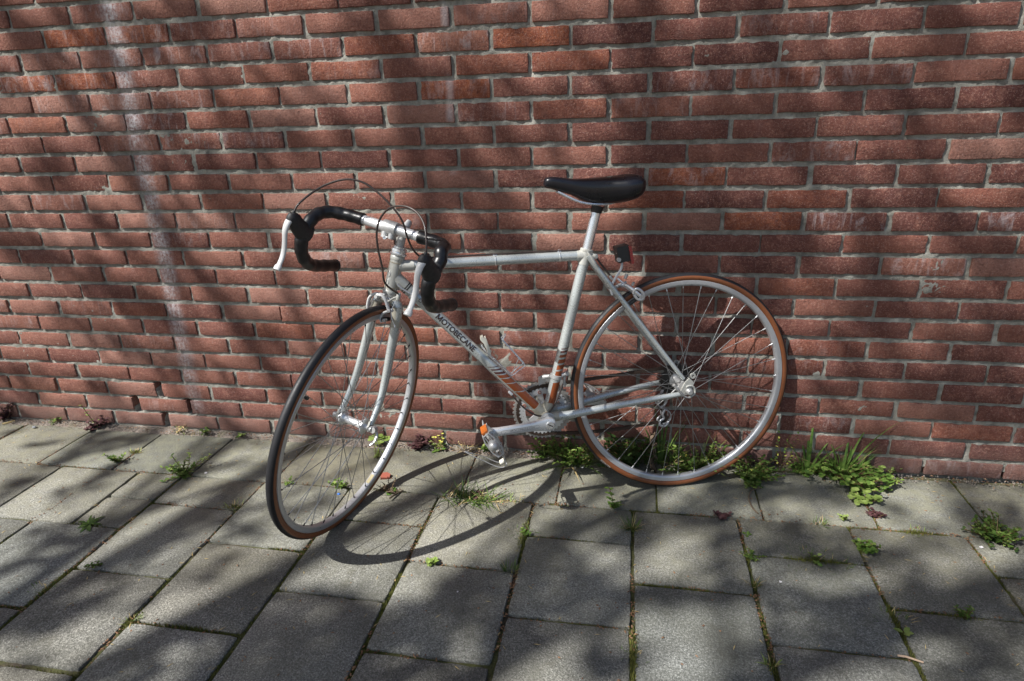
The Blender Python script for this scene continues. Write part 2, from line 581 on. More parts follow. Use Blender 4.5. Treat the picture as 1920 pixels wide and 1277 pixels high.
def vnoise(x, z, seed, freq):
    rs = np.random.RandomState(seed)
    g = rs.rand(256, 256)
    X, Z = x * freq + 40, z * freq + 40
    xi, zi = np.floor(X).astype(int), np.floor(Z).astype(int)
    fx, fz = X - xi, Z - zi
    fx, fz = fx * fx * (3 - 2 * fx), fz * fz * (3 - 2 * fz)
    a = g[xi % 256, zi % 256]; b = g[(xi + 1) % 256, zi % 256]
    c = g[xi % 256, (zi + 1) % 256]; d = g[(xi + 1) % 256, (zi + 1) % 256]
    return (a * (1 - fx) + b * fx) * (1 - fz) + (c * (1 - fx) + d * fx) * fz

wall = tag(empty('brick_wall', (1.1, 0, 0)), 'weathered red brick wall with recessed grey mortar and a white lime run', 'wall')
def wchild(o):
    o.parent = wall
    o.matrix_parent_inverse = Matrix.Translation((-1.1, 0, 0))
    return o

holes = [(0, 20), (-1, 21), (1, 21), (0, 22)]          # open weep joints (half-brick index, course)
xs = np.concatenate([np.arange(-4.9, -1.0, .07), np.arange(-1.0, 3.35, .0058), np.arange(3.35, 6.6, .07)])
zs = np.concatenate([np.arange(-.06, 1.62, .0058), np.arange(1.62, 2.35, .06)])
GX, GZ_ = np.meshgrid(xs, zs)
yy = .0054 + (vnoise(GX, GZ_, 1, 9) - .5) * .0055 + (vnoise(GX, GZ_, 2, 60) - .5) * .0042 + (vnoise(GX, GZ_, 3, 150) - .5) * .0042
for u, row in holes:
    cx, cz = u * HALF + {0: .004, -1: -.002, 1: .004}[u], zc(row)
    lean = (GZ_ - cz) * -.25
    m = (np.abs(GX - cx - lean) < .0125 + .004 * vnoise(GX, GZ_, 9, 90)) & (np.abs(GZ_ - cz) < .031)
    yy = np.where(m, .085, yy)
yy = np.where((GZ_ < .028) & (GX > 1.9), yy + .012, yy)
nx, nz = len(xs), len(zs)
co = np.stack([GX.ravel(), yy.ravel(), GZ_.ravel()], 1).astype(np.float32)
idx = np.arange(nx * nz).reshape(nz, nx)
q = np.stack([idx[:-1, :-1], idx[:-1, 1:], idx[1:, 1:], idx[1:, :-1]], -1).reshape(-1, 4)
def grid_mesh(name, co, q, mat):
    me = bpy.data.meshes.new(name)
    me.vertices.add(len(co)); me.vertices.foreach_set('co', co.ravel())
    me.loops.add(q.size); me.loops.foreach_set('vertex_index', q.ravel().astype(np.int32))
    me.polygons.add(len(q)); me.polygons.foreach_set('loop_start', np.arange(0, q.size, 4, dtype=np.int32))
    me.update(calc_edges=True)
    me.polygons.foreach_set('use_smooth', np.ones(len(q), dtype=bool))
    me.materials.append(mat)
    return me
wchild(link(bpy.data.objects.new('mortar', grid_mesh('mortar', co, q, M['mortar']))))
core = MB().box((.85, .2, 1.13), (11.5, .2, 2.44))
wchild(core.obj('wall_core', M['mortar']))

def brick_mesh(seed, hx=.1043, hz=.0252):
    rg = random.Random(seed)
    per = []
    nxs, nzs = 13, 4
    j = lambda s: rg.uniform(-s, s)
    hx += j(.0022); hz += j(.0011)
    bow = [j(.0006) for _ in range(4)]
    for i in range(nxs): per.append((-hx + 2 * hx * i / nxs, -hz + bow[0] * math.sin(PI * i / nxs)))
    for i in range(nzs): per.append((hx + bow[1] * math.sin(PI * i / nzs), -hz + 2 * hz * i / nzs))
    for i in range(nxs): per.append((hx - 2 * hx * i / nxs, hz + bow[2] * math.sin(PI * i / nxs)))
    for i in range(nzs): per.append((-hx + bow[3] * math.sin(PI * i / nzs), hz - 2 * hz * i / nzs))
    n = len(per)
    out = []
    for i, (x, z) in enumerate(per):
        c = 1 - .0016 / .02 * 0
        k = 1.0
        if abs(abs(x) - hx) < .004 and abs(abs(z) - hz) < .004:
            k = .992
        chip = rg.random() < .10
        a = rg.uniform(.001, .0028) if chip else 0
        out.append((x * (k if abs(x) > .9 * hx else 1) + j(.0010) - math.copysign(a * (abs(x) > .95 * hx), x),
                    z * (k if abs(z) > .9 * hz else 1) + j(.0008) - math.copysign(a * (abs(z) > .9 * hz), z)))
    mb = MB()
    tilt = (j(.010), j(.02))
    rings = []
    inset = [(.0014, .0), (.0004, .0007), (.0, .0022), (.0, .055)]
    vs = []
    for d, y in inset:
        for x, z in out:
            sx, sz = 1 - d / hx, 1 - d / hz
            yo = x * tilt[0] + z * tilt[1] if y < .05 else 0
            vs.append((x * sx, y + yo + (rg.uniform(-.0003, .0003) if y < .05 else 0), z * sz))
    fs = []
    for r in range(3):
        for i in range(n):
            l = (i + 1) % n
            fs.append((r * n + i, r * n + l, (r + 1) * n + l, (r + 1) * n + i))
    fs.append(tuple(range(n - 1, -1, -1)))
    mb.add(vs, fs)
    me = mb.mesh('brick', M['brick'], smooth=True, auto=True, ang=16)
    return me

rng = random.Random(11)
variants = [brick_mesh(100 + i) for i in range(26)]
vdata = [([tuple(v.co) for v in me.vertices], [tuple(p.vertices) for p in me.polygons]) for me in variants]
orange_px = {(13, 2): .8, (9, 2): .45, (0, 1): .9, (2, 1): .7, (17, 8): .65, (19, 10): .65, (11, 4): .8, (0, 3): .8, (-2, 3): .7, (-2, 5): .4,
             (20, 9): .35, (12, 3): .35, (22, 8): .3, (0, 15): .3, (20, 13): .3, (5, 4): .3, (23, 21): .1, (16, 5): .2}
pale = {(7, 2): 1.0, (5, 2): .6, (2, 1): .8, (3, 2): .8, (0, 1): .6, (-2, 3): .8, (0, 3): .6, (1, 4): .7, (2, 5): .8, (3, 4): .7, (4, 1): .5, (-1, 4): .6,
        (11, 4): .5, (17, 4): .5, (21, 10): .9, (24, 12): .6, (23, 12): .7, (24, 14): .5, (25, 10): .7, (21, 4): .5, (17, 8): .6, (11, 2): .8, (24, 2): .4,
        (25, 22): .7, (23, 22): .5, (21, 22): .8, (27, 22): .7, (3, 6): .7, (1, 6): .5, (9, 10): .3}
def tint(u, row):
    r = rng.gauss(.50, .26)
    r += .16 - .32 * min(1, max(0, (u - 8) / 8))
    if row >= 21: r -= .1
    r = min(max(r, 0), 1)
    o = orange_px.get((u, row), 0)
    if not o and rng.random() < .07: o = rng.uniform(.1, .45)
    w = pale.get((u, row), 0)
    if not w: w = rng.uniform(.2, .6) if rng.random() < .10 else rng.uniform(0, .08)
    return (r, o, w, 1)
cells = []
for row in range(-13, 23):
    par = row % 2
    for k in range(-22, 30):
        u = 2 * k + (1 if par == 0 else 0)     # brick centre index: joints sit at even u on even rows
        if par == 1: u = 2 * k
        cells.append((u, row))
camx, camy, camz = 1.71775, -1.92461, 1.12181
def seen(u, row):
    P = Vector((u * HALF, 0, zc(row))) - Vector((camx, camy, camz))
    zf = P.dot(fwd)
    if zf <= 0: return 0
    sx, sy = P.dot(right) / zf * 1203.45, P.dot(down) / zf * 1203.45
    if abs(sx) > 960 + 40 or abs(sy) > 638 + 15: return 0
    return 1 / zf ** 2 * (-P.normalized().y)
ranked = sorted(cells, key=lambda c: -seen(*c))
singles = [c for c in ranked[:296] if seen(*c) > 0]
rest = [c for c in cells if c not in set(singles)]
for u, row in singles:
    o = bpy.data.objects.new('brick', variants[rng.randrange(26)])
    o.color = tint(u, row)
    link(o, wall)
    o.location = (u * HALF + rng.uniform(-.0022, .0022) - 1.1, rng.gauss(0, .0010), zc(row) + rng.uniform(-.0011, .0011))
    o.rotation_euler = (0, rng.uniform(-.005, .005), 0)
    if row == 22: o.location.z += .003
    for hu, hr in holes:
        if hr == row and abs(hu - u) == 1:          # bricks beside an open joint stand further apart
            o.scale.x = .95
            o.location.x += .0045 * (u - hu)
run = MB()
cols = []
for u, row in rest:
    vs, fs = vdata[rng.randrange(26)]
    a = rng.uniform(-.005, .005)
    hs_ = [u - hu for hu, hr in holes if hr == row and abs(hu - u) == 1]
    kx = .95 if hs_ else 1.0
    sx_ = .0045 * hs_[0] if hs_ else 0
    ox, oy, oz = u * HALF + sx_ + rng.uniform(-.0022, .0022), rng.gauss(0, .0010), zc(row) + rng.uniform(-.0011, .0011)
    run.add([(x * kx * math.cos(a) + z * math.sin(a) + ox, y + oy, -x * math.sin(a) + z * math.cos(a) + oz) for x, y, z in vs], fs)
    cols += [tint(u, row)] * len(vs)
me = bpy.data.meshes.new('brick_run')
me.from_pydata(run.v, [], run.f)
at = me.color_attributes.new('tint', 'FLOAT_COLOR', 'POINT')
at.data.foreach_set('color', np.array(cols, dtype=np.float32).ravel())
me.materials.append(M['brick_far'])
me.polygons.foreach_set('use_smooth', [len(p.vertices) > 4 for p in me.polygons])
tag(wchild(link(bpy.data.objects.new('brick_run', me))), kind='stuff')

# ---------------------------------------------------------------- pavement
ground = tag(MB().add([(-120, -160, -.055), (120, -160, -.055), (120, 60, -.055), (-120, 60, -.055)], [(0, 1, 2, 3)]).obj('ground', M['soil'], smooth=False), kind='structure')
pave = tag(empty('pavement', (1.3, -1.5, 0)), kind='structure')
def pchild(o):
    o.parent = pave
    o.matrix_parent_inverse = Matrix.Translation((-1.3, 1.5, 0))
    return o
# joint bed: fine heightfield just under the tile tops
xs = np.concatenate([np.arange(-2.3, -.9, .1), np.arange(-.9, 3.3, .009), np.arange(3.3, 4.1, .1)])
ys = np.concatenate([np.arange(-2.95, -1.25, .1), np.arange(-1.25, .012, .009)])
GX, GY = np.meshgrid(xs, ys)
zz = -.0085 + .0045 * np.clip(-GY - .4, 0, .7) + ((vnoise(GX, GY, 4, 12) - .5) * .009 + (vnoise(GX, GY, 5, 70) - .5) * .005) * (1 - .6 * np.clip(-GY - .4, 0, .7) / .7)
edge = np.clip((GY + .045) / .03, 0, 1)
zz = zz + edge * (.011 + (vnoise(GX, GY, 6, 16) - .5) * .018) * (GX < 2.45)
co = np.stack([GX.ravel(), GY.ravel(), zz.ravel()], 1).astype(np.float32)
idx = np.arange(len(xs) * len(ys)).reshape(len(ys), len(xs))
q = np.stack([idx[:-1, :-1], idx[:-1, 1:], idx[1:, 1:], idx[1:, :-1]], -1).reshape(-1, 4)
pchild(link(bpy.data.objects.new('joint_bed', grid_mesh('joint_bed', co, q, M['joint']))))

def tile(x0, x1, y0, y1, seed):
    rg = random.Random(seed)
    cx, cy = (x0 + x1) / 2, (y0 + y1) / 2
    near = min(1, max(0, (-cy - .1) / .9))
    g = .0018 + .0042 * near
    gx, gy = g + rg.uniform(-.0008, .0015), g * .8 + rg.uniform(-.0006, .0015)
    hx, hy = (x1 - x0) / 2 - gx, (y1 - y0) / 2 - gy
    N = max(4, int(hx * 2 / .02)); K = max(3, int(hy * 2 / .02))
    per = []
    for i in range(N): per.append((-hx + 2 * hx * i / N, -hy))
    for i in range(K): per.append((hx, -hy + 2 * hy * i / K))
    for i in range(N): per.append((hx - 2 * hx * i / N, hy))
    for i in range(K): per.append((-hx, hy - 2 * hy * i / K))
    out = []
    for x, y in per:
        c = abs(abs(x) - hx) < 1e-6 and abs(abs(y) - hy) < 1e-6
        k = .0022 if c else 0
        a = rg.uniform(.001, .003) if rg.random() < .06 else 0
        fx, fy = abs(abs(x) - hx) < 1e-6, abs(abs(y) - hy) < 1e-6
        out.append((x - math.copysign((k + a) * fx, x) + rg.uniform(-.0006, .0006), y - math.copysign((k + a) * fy, y) + rg.uniform(-.0006, .0006)))
    n = len(out)
    vs = []
    for d, z in ((.0034, 0), (.0010, -.0012), (0, -.0034), (0, -.045)):
        for x, y in out:
            vs.append((x * (1 - d / hx), y * (1 - d / hy), z))
    fs = [tuple(range(n))]
    for r in range(3):
        for i in range(n):
            l = (i + 1) % n
            fs.append((r * n + i, (r + 1) * n + i, (r + 1) * n + l, r * n + l))
    o = MB().add(vs, fs).obj('paving_tile', M['paving'], pave)
    o.location = (cx - 1.3, cy + 1.5, rg.uniform(-.0012, .0022))
    o.rotation_euler = (rg.uniform(-.006, .006), rg.uniform(-.006, .006), rg.uniform(-.004, .004))
    b = rg.uniform(.76, 1.10)
    w = rg.uniform(-.03, .03)
    o.color = (b + w, b, b - w, 1)
wx = [-2.4, -2.1, -1.8, -1.5, -1.2, -.9, -.595, -.29, .006, .303, .605, .910, 1.226, 1.527, 1.825, 2.12, 2.424, 2.715, 3.01, 3.31, 3.61, 3.91, 4.2]
k = 0
for a, b in zip(wx[:-1], wx[1:]):
    k += 1
    tile(a, b, -.296, -.034 + .006 * math.sin(a * 9) if b < 1.6 else -.015, 500 + k)
colx = [.285 + .2937 * i for i in range(-9, 14)]
for i in range(len(colx) - 1):
    a, b = colx[i], colx[i + 1]
    ci = i - 9                                   # 0 = column from .285 to .579
    kind = 'B' if ci % 2 == 0 else 'A'
    js = [-.296] + ([-.455] if kind == 'B' else [])
    y = js[-1]
    while y > -3.0:
        y -= .3 if y < -.3 else .308
        js.append(y)
    if ci in (-1, -2, -3):                       # cut tiles at the left end of the second row
        js = [-.585] + [v for v in js if v < -.62]
    for j in range(len(js) - 1):
        k += 1
        tile(a, b, js[j + 1], js[j], 500 + k)
tile(.118, .285, -.440, -.296, 900)
tile(.118, .285, -.585, -.440, 901)
tile(-.185, .118, -.585, -.296, 902)
tile(-.49, -.185, -.585, -.296, 903)
tile(-.60, -.49, -.585, -.296, 904)

# ---------------------------------------------------------------- bicycle (frame: +X forward, +Y rider's left, +Z up, bottom bracket at height OZ)
OZ = .27
def O(x, y, z):
    return Vector((x, y, z + OZ))
rot = Matrix(((-0.95179, 0.30546, -0.02818), (-0.30667, -0.94968, 0.06378), (-0.00728, 0.06934, 0.99757)))
bb_world = Vector((1.4950, -.2538, .2714))
org = bb_world - rot @ Vector((0, 0, OZ))
bike = empty('bicycle', mat=Matrix.Translation(org) @ rot.to_4x4())
tag(bike, 'old silver racing bicycle with drop handlebars leaning against the brick wall', 'bicycle')

HT, HB = O(.381, 0, .492), O(.411, 0, .396)
HD = (HT - HB).normalized()
FW = Vector((.451, .882, .141)).normalized()
LT = HD.cross(FW).normalized()
if LT.x > 0: LT = -LT
REAR = O(-.408, 0, .0604)
AX = O(.5405, .0383, .0527)
CL = HT + HD * .074 + FW * .0652
LUG = O(-.124, 0, .458)
Yv = Vector((0, 1, 0))
def SF(f, l, h, o=None):          # steered frame
    return (CL if o is None else o) + FW * f + LT * l + HD * h
BB = O(0, 0, 0)

# frame
f = MB()
f.sweep([O(.380, 0, .4665), O(-.112, 0, .4615)], .0136, 20)
f.sweep([O(.392, 0, .436), O(.012, 0, .014)], .0152, 20)
f.sweep([O(-.126, 0, .466), O(-.002, 0, .0)], .0146, 20)
for s in (1, -1):
    f.sweep([O(-.128, s * .016, .462), O(-.150, s * .021, .43), O(-.28, s * .040, .252), O(-.392, s * .058, .098)], [.0072, .0076, .0074, .0062], 12)
    f.sweep([O(-.015, s * .022, .004), O(-.07, s * .031, .010), O(-.2, s * .044, .030), O(-.385, s * .060, .053)], [.0125, .0118, .0105, .0072], 14)
frame = f.obj('frame', M['frame'], bike)
lg = MB()
lg.sweep([HB - HD * .004, HT + HD * .004], .0178, 24)
lg.lathe([(.0184, 0), (.0198, .002), (.0198, .010), (.0184, .012)], HB - HD * .003, HD, 24)
lg.lathe([(.0184, 0), (.0194, .002), (.0194, .010), (.0184, .012)], HT - HD * .010, HD, 24)
tt = (O(-.112, 0, .4615) - O(.380, 0, .4665)).normalized()
dt = (O(.012, 0, .014) - O(.392, 0, .436)).normalized()
sd = (O(-.126, 0, .466) - O(0, 0, 0)).normalized()
lg.sweep([O(.380, 0, .4665), O(.380, 0, .4665) + tt * .040], [.0160, .0148], 20)
lg.sweep([O(.392, 0, .436), O(.392, 0, .436) + dt * .052], [.0176, .0164], 20)
lg.obj('head_lug', M['cream'], frame)
lg = MB()
lg.sweep([LUG + sd * -.022, LUG + sd * .020], [.0160, .0176], 22)
lg.sweep([O(-.100, 0, .4616), O(-.124, 0, .4615)], [.0146, .0160], 20)
lg.lathe([(.0178, 0), (.0185, .002), (.0185, .006), (.0165, .008)], LUG + sd * .014, sd, 22)
for s in (1, -1):
    lg.sweep([O(-.126, s * .0155, .474), O(-.136, s * .018, .458), O(-.150, s * .021, .432), O(-.158, s * .022, .418)], [.0035, .0095, .0092, .0050], 12, flat=.6, up=(0, 1, 0))
lg.sweep([O(-.140, -.014, .462), O(-.140, .014, .462)], .0075, 12)
lg.lathe([(.0072, 0), (.0072, .006), (.0045, .007), (.0045, .009)], O(-.148, .012, .459), (-.2, 1, 0), 12)
lg.sweep([O(-.148, -.014, .459), O(-.148, .016, .459)], .0062, 12)
lg.obj('seat_lug', M['cream'], frame)
b = MB()
b.sweep([O(0, -.034, 0), O(0, .034, 0)], .0205, 28)
b.sweep([BB, O(.030, 0, .034)], [.0185, .0168], 18)
b.sweep([BB, O(-.012, 0, .044)], [.0180, .0158], 18)
for s in (1, -1):
    b.sweep([O(-.006, s * .018, .002), O(-.036, s * .027, .007)], [.0150, .0134], 16)
b.obj('bottom_bracket', M['forkdirt'], frame)
for s in (1, -1):
    b = MB()
    poly = [(.030, -.010), (.024, .006), (.012, .030), (.000, .040), (-.010, .030), (-.014, .022), (-.004, .013), (.006, .006), (.014, -.006), (.020, -.014)]
    b.prism(poly, REAR + Yv * s * .062, (1, 0, 0), (0, 0, 1), .005)
    b.lathe([(.0085, 0), (.0085, .004), (.004, .004), (.004, 0)], REAR + Yv * s * .062 + Vector((-.010, -.002, .046)), (0, 1, 0), 14)
    b.sweep([REAR + Yv * s * .062 + Vector((.0175 * math.cos(R(q_)), 0, .0175 * math.sin(R(q_)))) for q_ in range(55, 275, 15)], .0058, 10, flat=.55, up=Yv)
    b.obj('dropout', M['cream'], frame)

def tube_pt(A, d, perp, r, s, th):
    return A + d * s + (Yv * math.cos(th) + perp * math.sin(th)) * r
# painted panels: slanted bands that thin out up the tubes
dtd, dtA = (O(.012, 0, .014) - O(.392, 0, .436)).normalized(), O(.392, 0, .436)
dtp = dtd.cross(Yv)
if dtp.z < 0: dtp = -dtp
DTL = (O(.012, 0, .014) - O(.392, 0, .436)).length
def band(A, d, perp, r, s0, s1, th0, th1, slant, parent, mat, name, n=14):
    vs = []
    for i in range(n + 1):
        th = th0 + (th1 - th0) * i / n
        off = r * math.sin(th) * slant
        for s in (s0, s1):
            vs.append(tube_pt(A, d, perp, r, s + off, th))
    fs = [(2 * i, 2 * i + 1, 2 * i + 3, 2 * i + 2) for i in range(n)]
    return MB().add(vs, fs).obj(name, mat, parent, auto=False)
for a, c, m in ((.2060, .2085, 'maroon'), (.1925, .1980, 'maroon'), (.1770, .1855, 'maroon'), (.1600, .1725, 'rust'), (.1380, .1560, 'rust'), (.1010, .1345, 'rust'), (.022, .0975, 'rust')):
    band(dtA, dtd, dtp, .0155, DTL - c, DTL - a, R(-32), R(62), .95, frame, M[m], 'panel_stripe')
stA, std = O(-.002, 0, 0), (O(-.126, 0, .466) - O(-.002, 0, 0)).normalized()
stp = Vector((-std.z, 0, std.x))     # rearwards
if stp.x > 0: stp = -stp
for a, c, m in ((.2095, .2120, 'maroon'), (.1990, .2045, 'maroon'), (.1845, .1925, 'rust'), (.1670, .1785, 'rust'), (.1480, .1615, 'rust'), (.1240, .1430, 'rust'), (.030, .108, 'rust')):
    band(stA, std, stp, .0151, a, c, R(-30), R(105), .30, frame, M[m], 'panel_stripe')
# lettering on the down tube
def tube_text(s, size, A, d, perp, r, s0, th0, width, mat, name, parent, off=.012, hscale=1.0, up=1):
    vs, fs = text_tris(s, size, off, 2)
    x0, x1 = min(v[0] for v in vs), max(v[0] for v in vs)
    y0, y1 = min(v[1] for v in vs), max(v[1] for v in vs)
    out = []
    for x, y in vs:
        u = (x - x0) / (x1 - x0) * width
        w = ((y - y0) / (y1 - y0) - .5) * size * hscale
        out.append(tube_pt(A, d, perp, r, s0 + u, th0 + w / r))
    return MB().add(out, fs).obj(name, mat, parent, smooth=False)
sM = (O(.293, 0, .324) - dtA).dot(dtd)
tube_text('OTOBECANE', .0168, dtA, dtd, dtp, .0157, sM - .001 + .0185, R(10), .1245, M['letter'], 'lettering', frame, .00045)
mm = MB()
def mq(a, b_, c_, d_, n=6):
    # quad of the letter M in (along, up) coordinates, cut fine enough to follow the tube
    vs = []
    for i in range(n + 1):
        t = i / n
        for p_, q_ in ((a, d_), (b_, c_)):
            x_, y_ = p_[0] + (q_[0] - p_[0]) * t, p_[1] + (q_[1] - p_[1]) * t
            vs.append(tube_pt(dtA, dtd, dtp, .0157 + .00005 * len(mm.f) / 6, sM - .001 + x_, R(10) + y_ / .0157))
    mm.add(vs, [(2 * i, 2 * i + 1, 2 * i + 3, 2 * i + 2) for i in range(n)])
H_, W_, s_ = .0084, .0165, .0030
mq((0, -H_), (s_, -H_), (s_, H_), (0, H_))
mq((W_ - s_, -H_), (W_, -H_), (W_, H_), (W_ - s_, H_))
mq((W_ / 2 - s_ * .55, -H_ * .75), (W_ / 2 + s_ * .55, -H_ * .75), (s_ * 1.15, H_), (0, H_))
mq((W_ / 2 - s_ * .55, -H_ * .75), (W_ / 2 + s_ * .55, -H_ * .75), (W_, H_), (W_ - s_ * 1.15, H_))
mm.obj('lettering', M['letter'], frame, smooth=False)
# head badge: a pale outlined shield with an M mark
hp = HD.cross(Yv).normalized()
if hp.x < 0: hp = -hp
badge = MB()
def hpnt(s, th, r=.0182):
    return HB + HD * s + (Yv * math.cos(th) + hp * math.sin(th)) * r
for th in (R(-38), R(100)):
    badge.sweep([hpnt(.016 + .002 * i, th, .0180) for i in range(34)], .0006, 5)
badge.sweep([hpnt(.016, R(-38 + 6.9 * i), .0180) for i in range(21)], .0006, 5)
badge.sweep([hpnt(.084, R(-38 + 6.9 * i), .0195) for i in range(21)], .0006, 5)
badge.obj('pinstripe', M['gold'], frame)
for h, n in ((.030, 12), (.052, 12)):
    mk = MB()
    mk.sweep([hpnt(h + .008 * math.cos(a), R(45) + .28 * math.sin(a), .0184) for a in [2 * PI * i / n for i in range(n)]], .0008, 5, closed=True)
    mk.obj('head_badge', M['alu_dull'], frame)
# decal ring mark below the shifters
mk = MB()
mk.sweep([tube_pt(dtA, dtd, dtp, .0157, .088 + .0045 * math.cos(a), R(8) + .30 * math.sin(a)) for a in [2 * PI * i / 16 for i in range(16)]], .0010, 5, closed=True)
mk.obj('ring_mark', M['letter'], frame)

# head set, stem, handlebar
hs = MB()
hs.lathe([(.0165, 0), (.0215, .001), (.0225, .005), (.019, .007), (.0185, .010), (.0205, .011), (.0205, .018), (.0165, .019), (.0165, .024), (.0125, .025)], HT + HD * .003, HD, 28)
hs.obj('headset', M['chrome'], bike)
hs = MB()
hs.lathe([(.0165, .012), (.0195, .011), (.0200, .006), (.0185, .003), (.0215, .0), (.0215, -.006), (.0165, -.007)], HB - HD * .013, HD, 28)
hs.obj('headset_cup', M['chrome'], bike)
st = MB()
ST0, ST1 = HT + HD * .024, HT + HD * .074
st.sweep([ST0, ST1], .0110, 20)
st.sweep([ST1 - HD * .006, ST1 + HD * .004 - FW * .010, ST1 + HD * .020 - FW * .022], [.0112, .0118, .0085], 16, flat=.85)
st.sweep([ST1 - FW * .006, ST1 + FW * .02, ST1 + FW * .046, CL], [.0105, .0112, .0125, .0150], 16)
st.sweep([CL - LT * .019, CL + LT * .019], .0185, 22)
st.sweep([CL - HD * .010 - LT * .010 + FW * .006, CL - HD * .026 - LT * .010 + FW * .008], [.0095, .0085], 14)
st.sweep([CL - HD * .010 + LT * .010 + FW * .006, CL - HD * .026 + LT * .010 + FW * .008], [.0095, .0085], 14)
stem = st.obj('stem', M['alu_dull'], bike)
bo = MB()
bo.lathe([(.0048, -.002), (.0048, .006), (.003, .006), (.003, .003), (.0001, .003)], CL - HD * .024 + FW * .017, FW, 12)
bo.obj('stem_bolt', M['chrome'], stem)
bo = MB()
bo.lathe([(.006, 0), (.006, .006), (.0025, .006), (.0025, .001)], ST1 + HD * .001, HD, 6)
bo.obj('stem_bolt', M['chrome'], stem)
bar = MB()
bar.sweep([SF(0, -.090, 0), SF(0, .090, 0)], .0125, 20)
hbar = bar.obj('handlebar', M['alu'], bike)
for s in (1, -1):
    w = .178 if s > 0 else .186
    pts = [(0, .082, 0), (0, .115, 0), (.004, .145, -.001), (.020, w - .014, -.004), (.045, w - .002, -.013), (.068, w, -.030), (.086, w, -.055), (.092, w, -.083),
           (.086, w, -.108), (.068, w, -.131), (.042, w, -.146), (.010, w, -.151), (-.030, w, -.152), (-.070, w, -.153)]
    if s > 0:
        pts[4] = (.050, w - .006, -.012); pts[5] = (.056, w, -.030); pts[6] = (.074, w, -.058)
    P = smooth_path([SF(a, s * b, c) for a, b, c in pts], 5)
    t_ = MB()
    rr = [.0163 + .0007 * math.sin(i * 1.3) + .0003 * math.sin(i * 3.1) for i in range(len(P))]
    t_.sweep(P, rr, 18)
    tp = t_.obj('bar_tape', M['tape'], hbar)
    # perforations of the tape as a row of tiny dimples
    dm = MB()
    for i in range(3, len(P) - 3):
        for off in (-.5, .5):
            tdir = (P[i + 1] - P[i]).normalized()
            side = tdir.cross(LT).normalized()
            pc = P[i] + tdir * off * .003
            for ang in (-.9,):
                nrm = (side * math.sin(ang) + LT * math.cos(ang)).normalized()
                dm.lathe([(.0009, 0), (.0001, .0006)], pc + nrm * .0166, nrm, 5)
    dm.obj('tape_stitching', M['cable'], tp)
    e_ = MB().lathe([(.0163, -.002), (.0176, 0), (.0176, .003), (.012, .006), (.0001, .0065)], P[-1], (P[-1] - P[-2]), 18)
    e_.obj('end_plug', M['black_plastic'], tp)
    # brake hood and lever
    h = MB()
    hp_ = [(.078, -.070), (.098, -.058), (.116, -.047), (.130, -.036), (.138, -.026), (.140, -.016)]
    hr = [.0200, .0185, .0165, .0155, .0150, .0080]
    HP = smooth_path([SF(a, s * w, c) for a, c in hp_], 3)
    HR = [hr[min(int(i / 3), 5)] * (1 - (i % 3) / 3) + hr[min(int(i / 3) + 1, 5)] * ((i % 3) / 3) for i in range(len(HP))]
    h.sweep(HP, HR, 18, up=LT, flat=1.30)
    h.sweep([SF(.070, s * w, -.050), SF(.095, s * w, -.060), SF(.088, s * w, -.098)], [.0165, .0175, .0165], 16)
    hood = h.obj('brake_hood', M['hood'], bike)
    cf = MB().lathe([(.0045, 0), (.0045, .006), (.003, .008)], SF(.139, s * w, -.018), HD + FW * .1, 10)
    cf.obj('cable_ferrule', M['black_plastic'], hood)
    lv = MB()
    lp = [(.143, -.030), (.153, -.040), (.158, -.060), (.153, -.085), (.150, -.105), (.151, -.125), (.157, -.143), (.164, -.157)]
    LP = smooth_path([SF(a, s * (w + .001), c) for a, c in lp], 3)
    lv.sweep(LP, [.0105 - .0036 * min(1, i / 8) + (.0030 if i >= len(LP) - 3 else 0) for i in range(len(LP))], 14, up=LT, flat=.62)
    lever = lv.obj('brake_lever', M['white_paint'], bike)
    MB().sweep([SF(.128, s * w - .0105, -.040), SF(.128, s * w + .0105, -.040)], .0035, 10).obj('lever_pivot', M['chrome'], lever)

# brake cables
def cable(name, pts, r=.0025, mat='cable', n=8, parent=bike):
    return MB().sweep(smooth_path(pts, n), r, 10).obj(name, M[mat], parent)
cable('brake_cable', [SF(.139, -.186, -.014), SF(.13, -.180, .012), SF(.095, -.155, .058), SF(.07, -.115, .088), SF(.055, -.075, .094), SF(.05, -.035, .083), SF(.045, .010, .060), SF(.035, .045, .030),
      SF(.012, .058, -.010), O(.338, .045, .512), O(.318, .020, .487), O(.295, .0, .4815)], .0026)
cable('brake_cable', [SF(.139, .178, -.014), SF(.136, .172, .010), SF(.122, .150, .045), SF(.105, .115, .066), SF(.095, .075, .070), SF(.085, .035, .056), SF(.078, .012, .028),
      SF(.074, .006, -.006), SF(.068, .014, -.045), SF(.056, .030, -.090), SF(.042, .040, -.130), SF(.035, .046, .012, HB)], .0026)
# cable along the top tube with three clips, then down to the rear brake
cable('brake_cable', [O(.300, 0, .4825), O(.15, 0, .4815), O(.0, 0, .4795), O(-.105, 0, .4775)], .0026, n=4)
cable('brake_cable', [O(-.142, .006, .470), O(-.160, .006, .445), O(-.182, .006, .415), O(-.199, .006, .394)], .0026, n=4)
cable('brake_wire', [O(-.199, .006, .394), O(-.222, .006, .368), O(-.262, .010, .343)], .0009, 'steel', 4)
for x in (.262, .124, -.052):
    c = MB()
    zt = .4665 + (.380 - x) / .492 * -.005
    c.sweep([O(x, math.cos(a) * .0145, zt + math.sin(a) * .0145) for a in [2 * PI * i / 20 for i in range(20)]], .0012, 6, closed=True)
    for s in (-1, 1):
        c.sweep([O(x + s * .004, 0, zt + .0135), O(x + s * .0015, 0, zt + .0195)], [.0028, .0016], 8)
    c.obj('cable_clip', M['chrome'], frame)

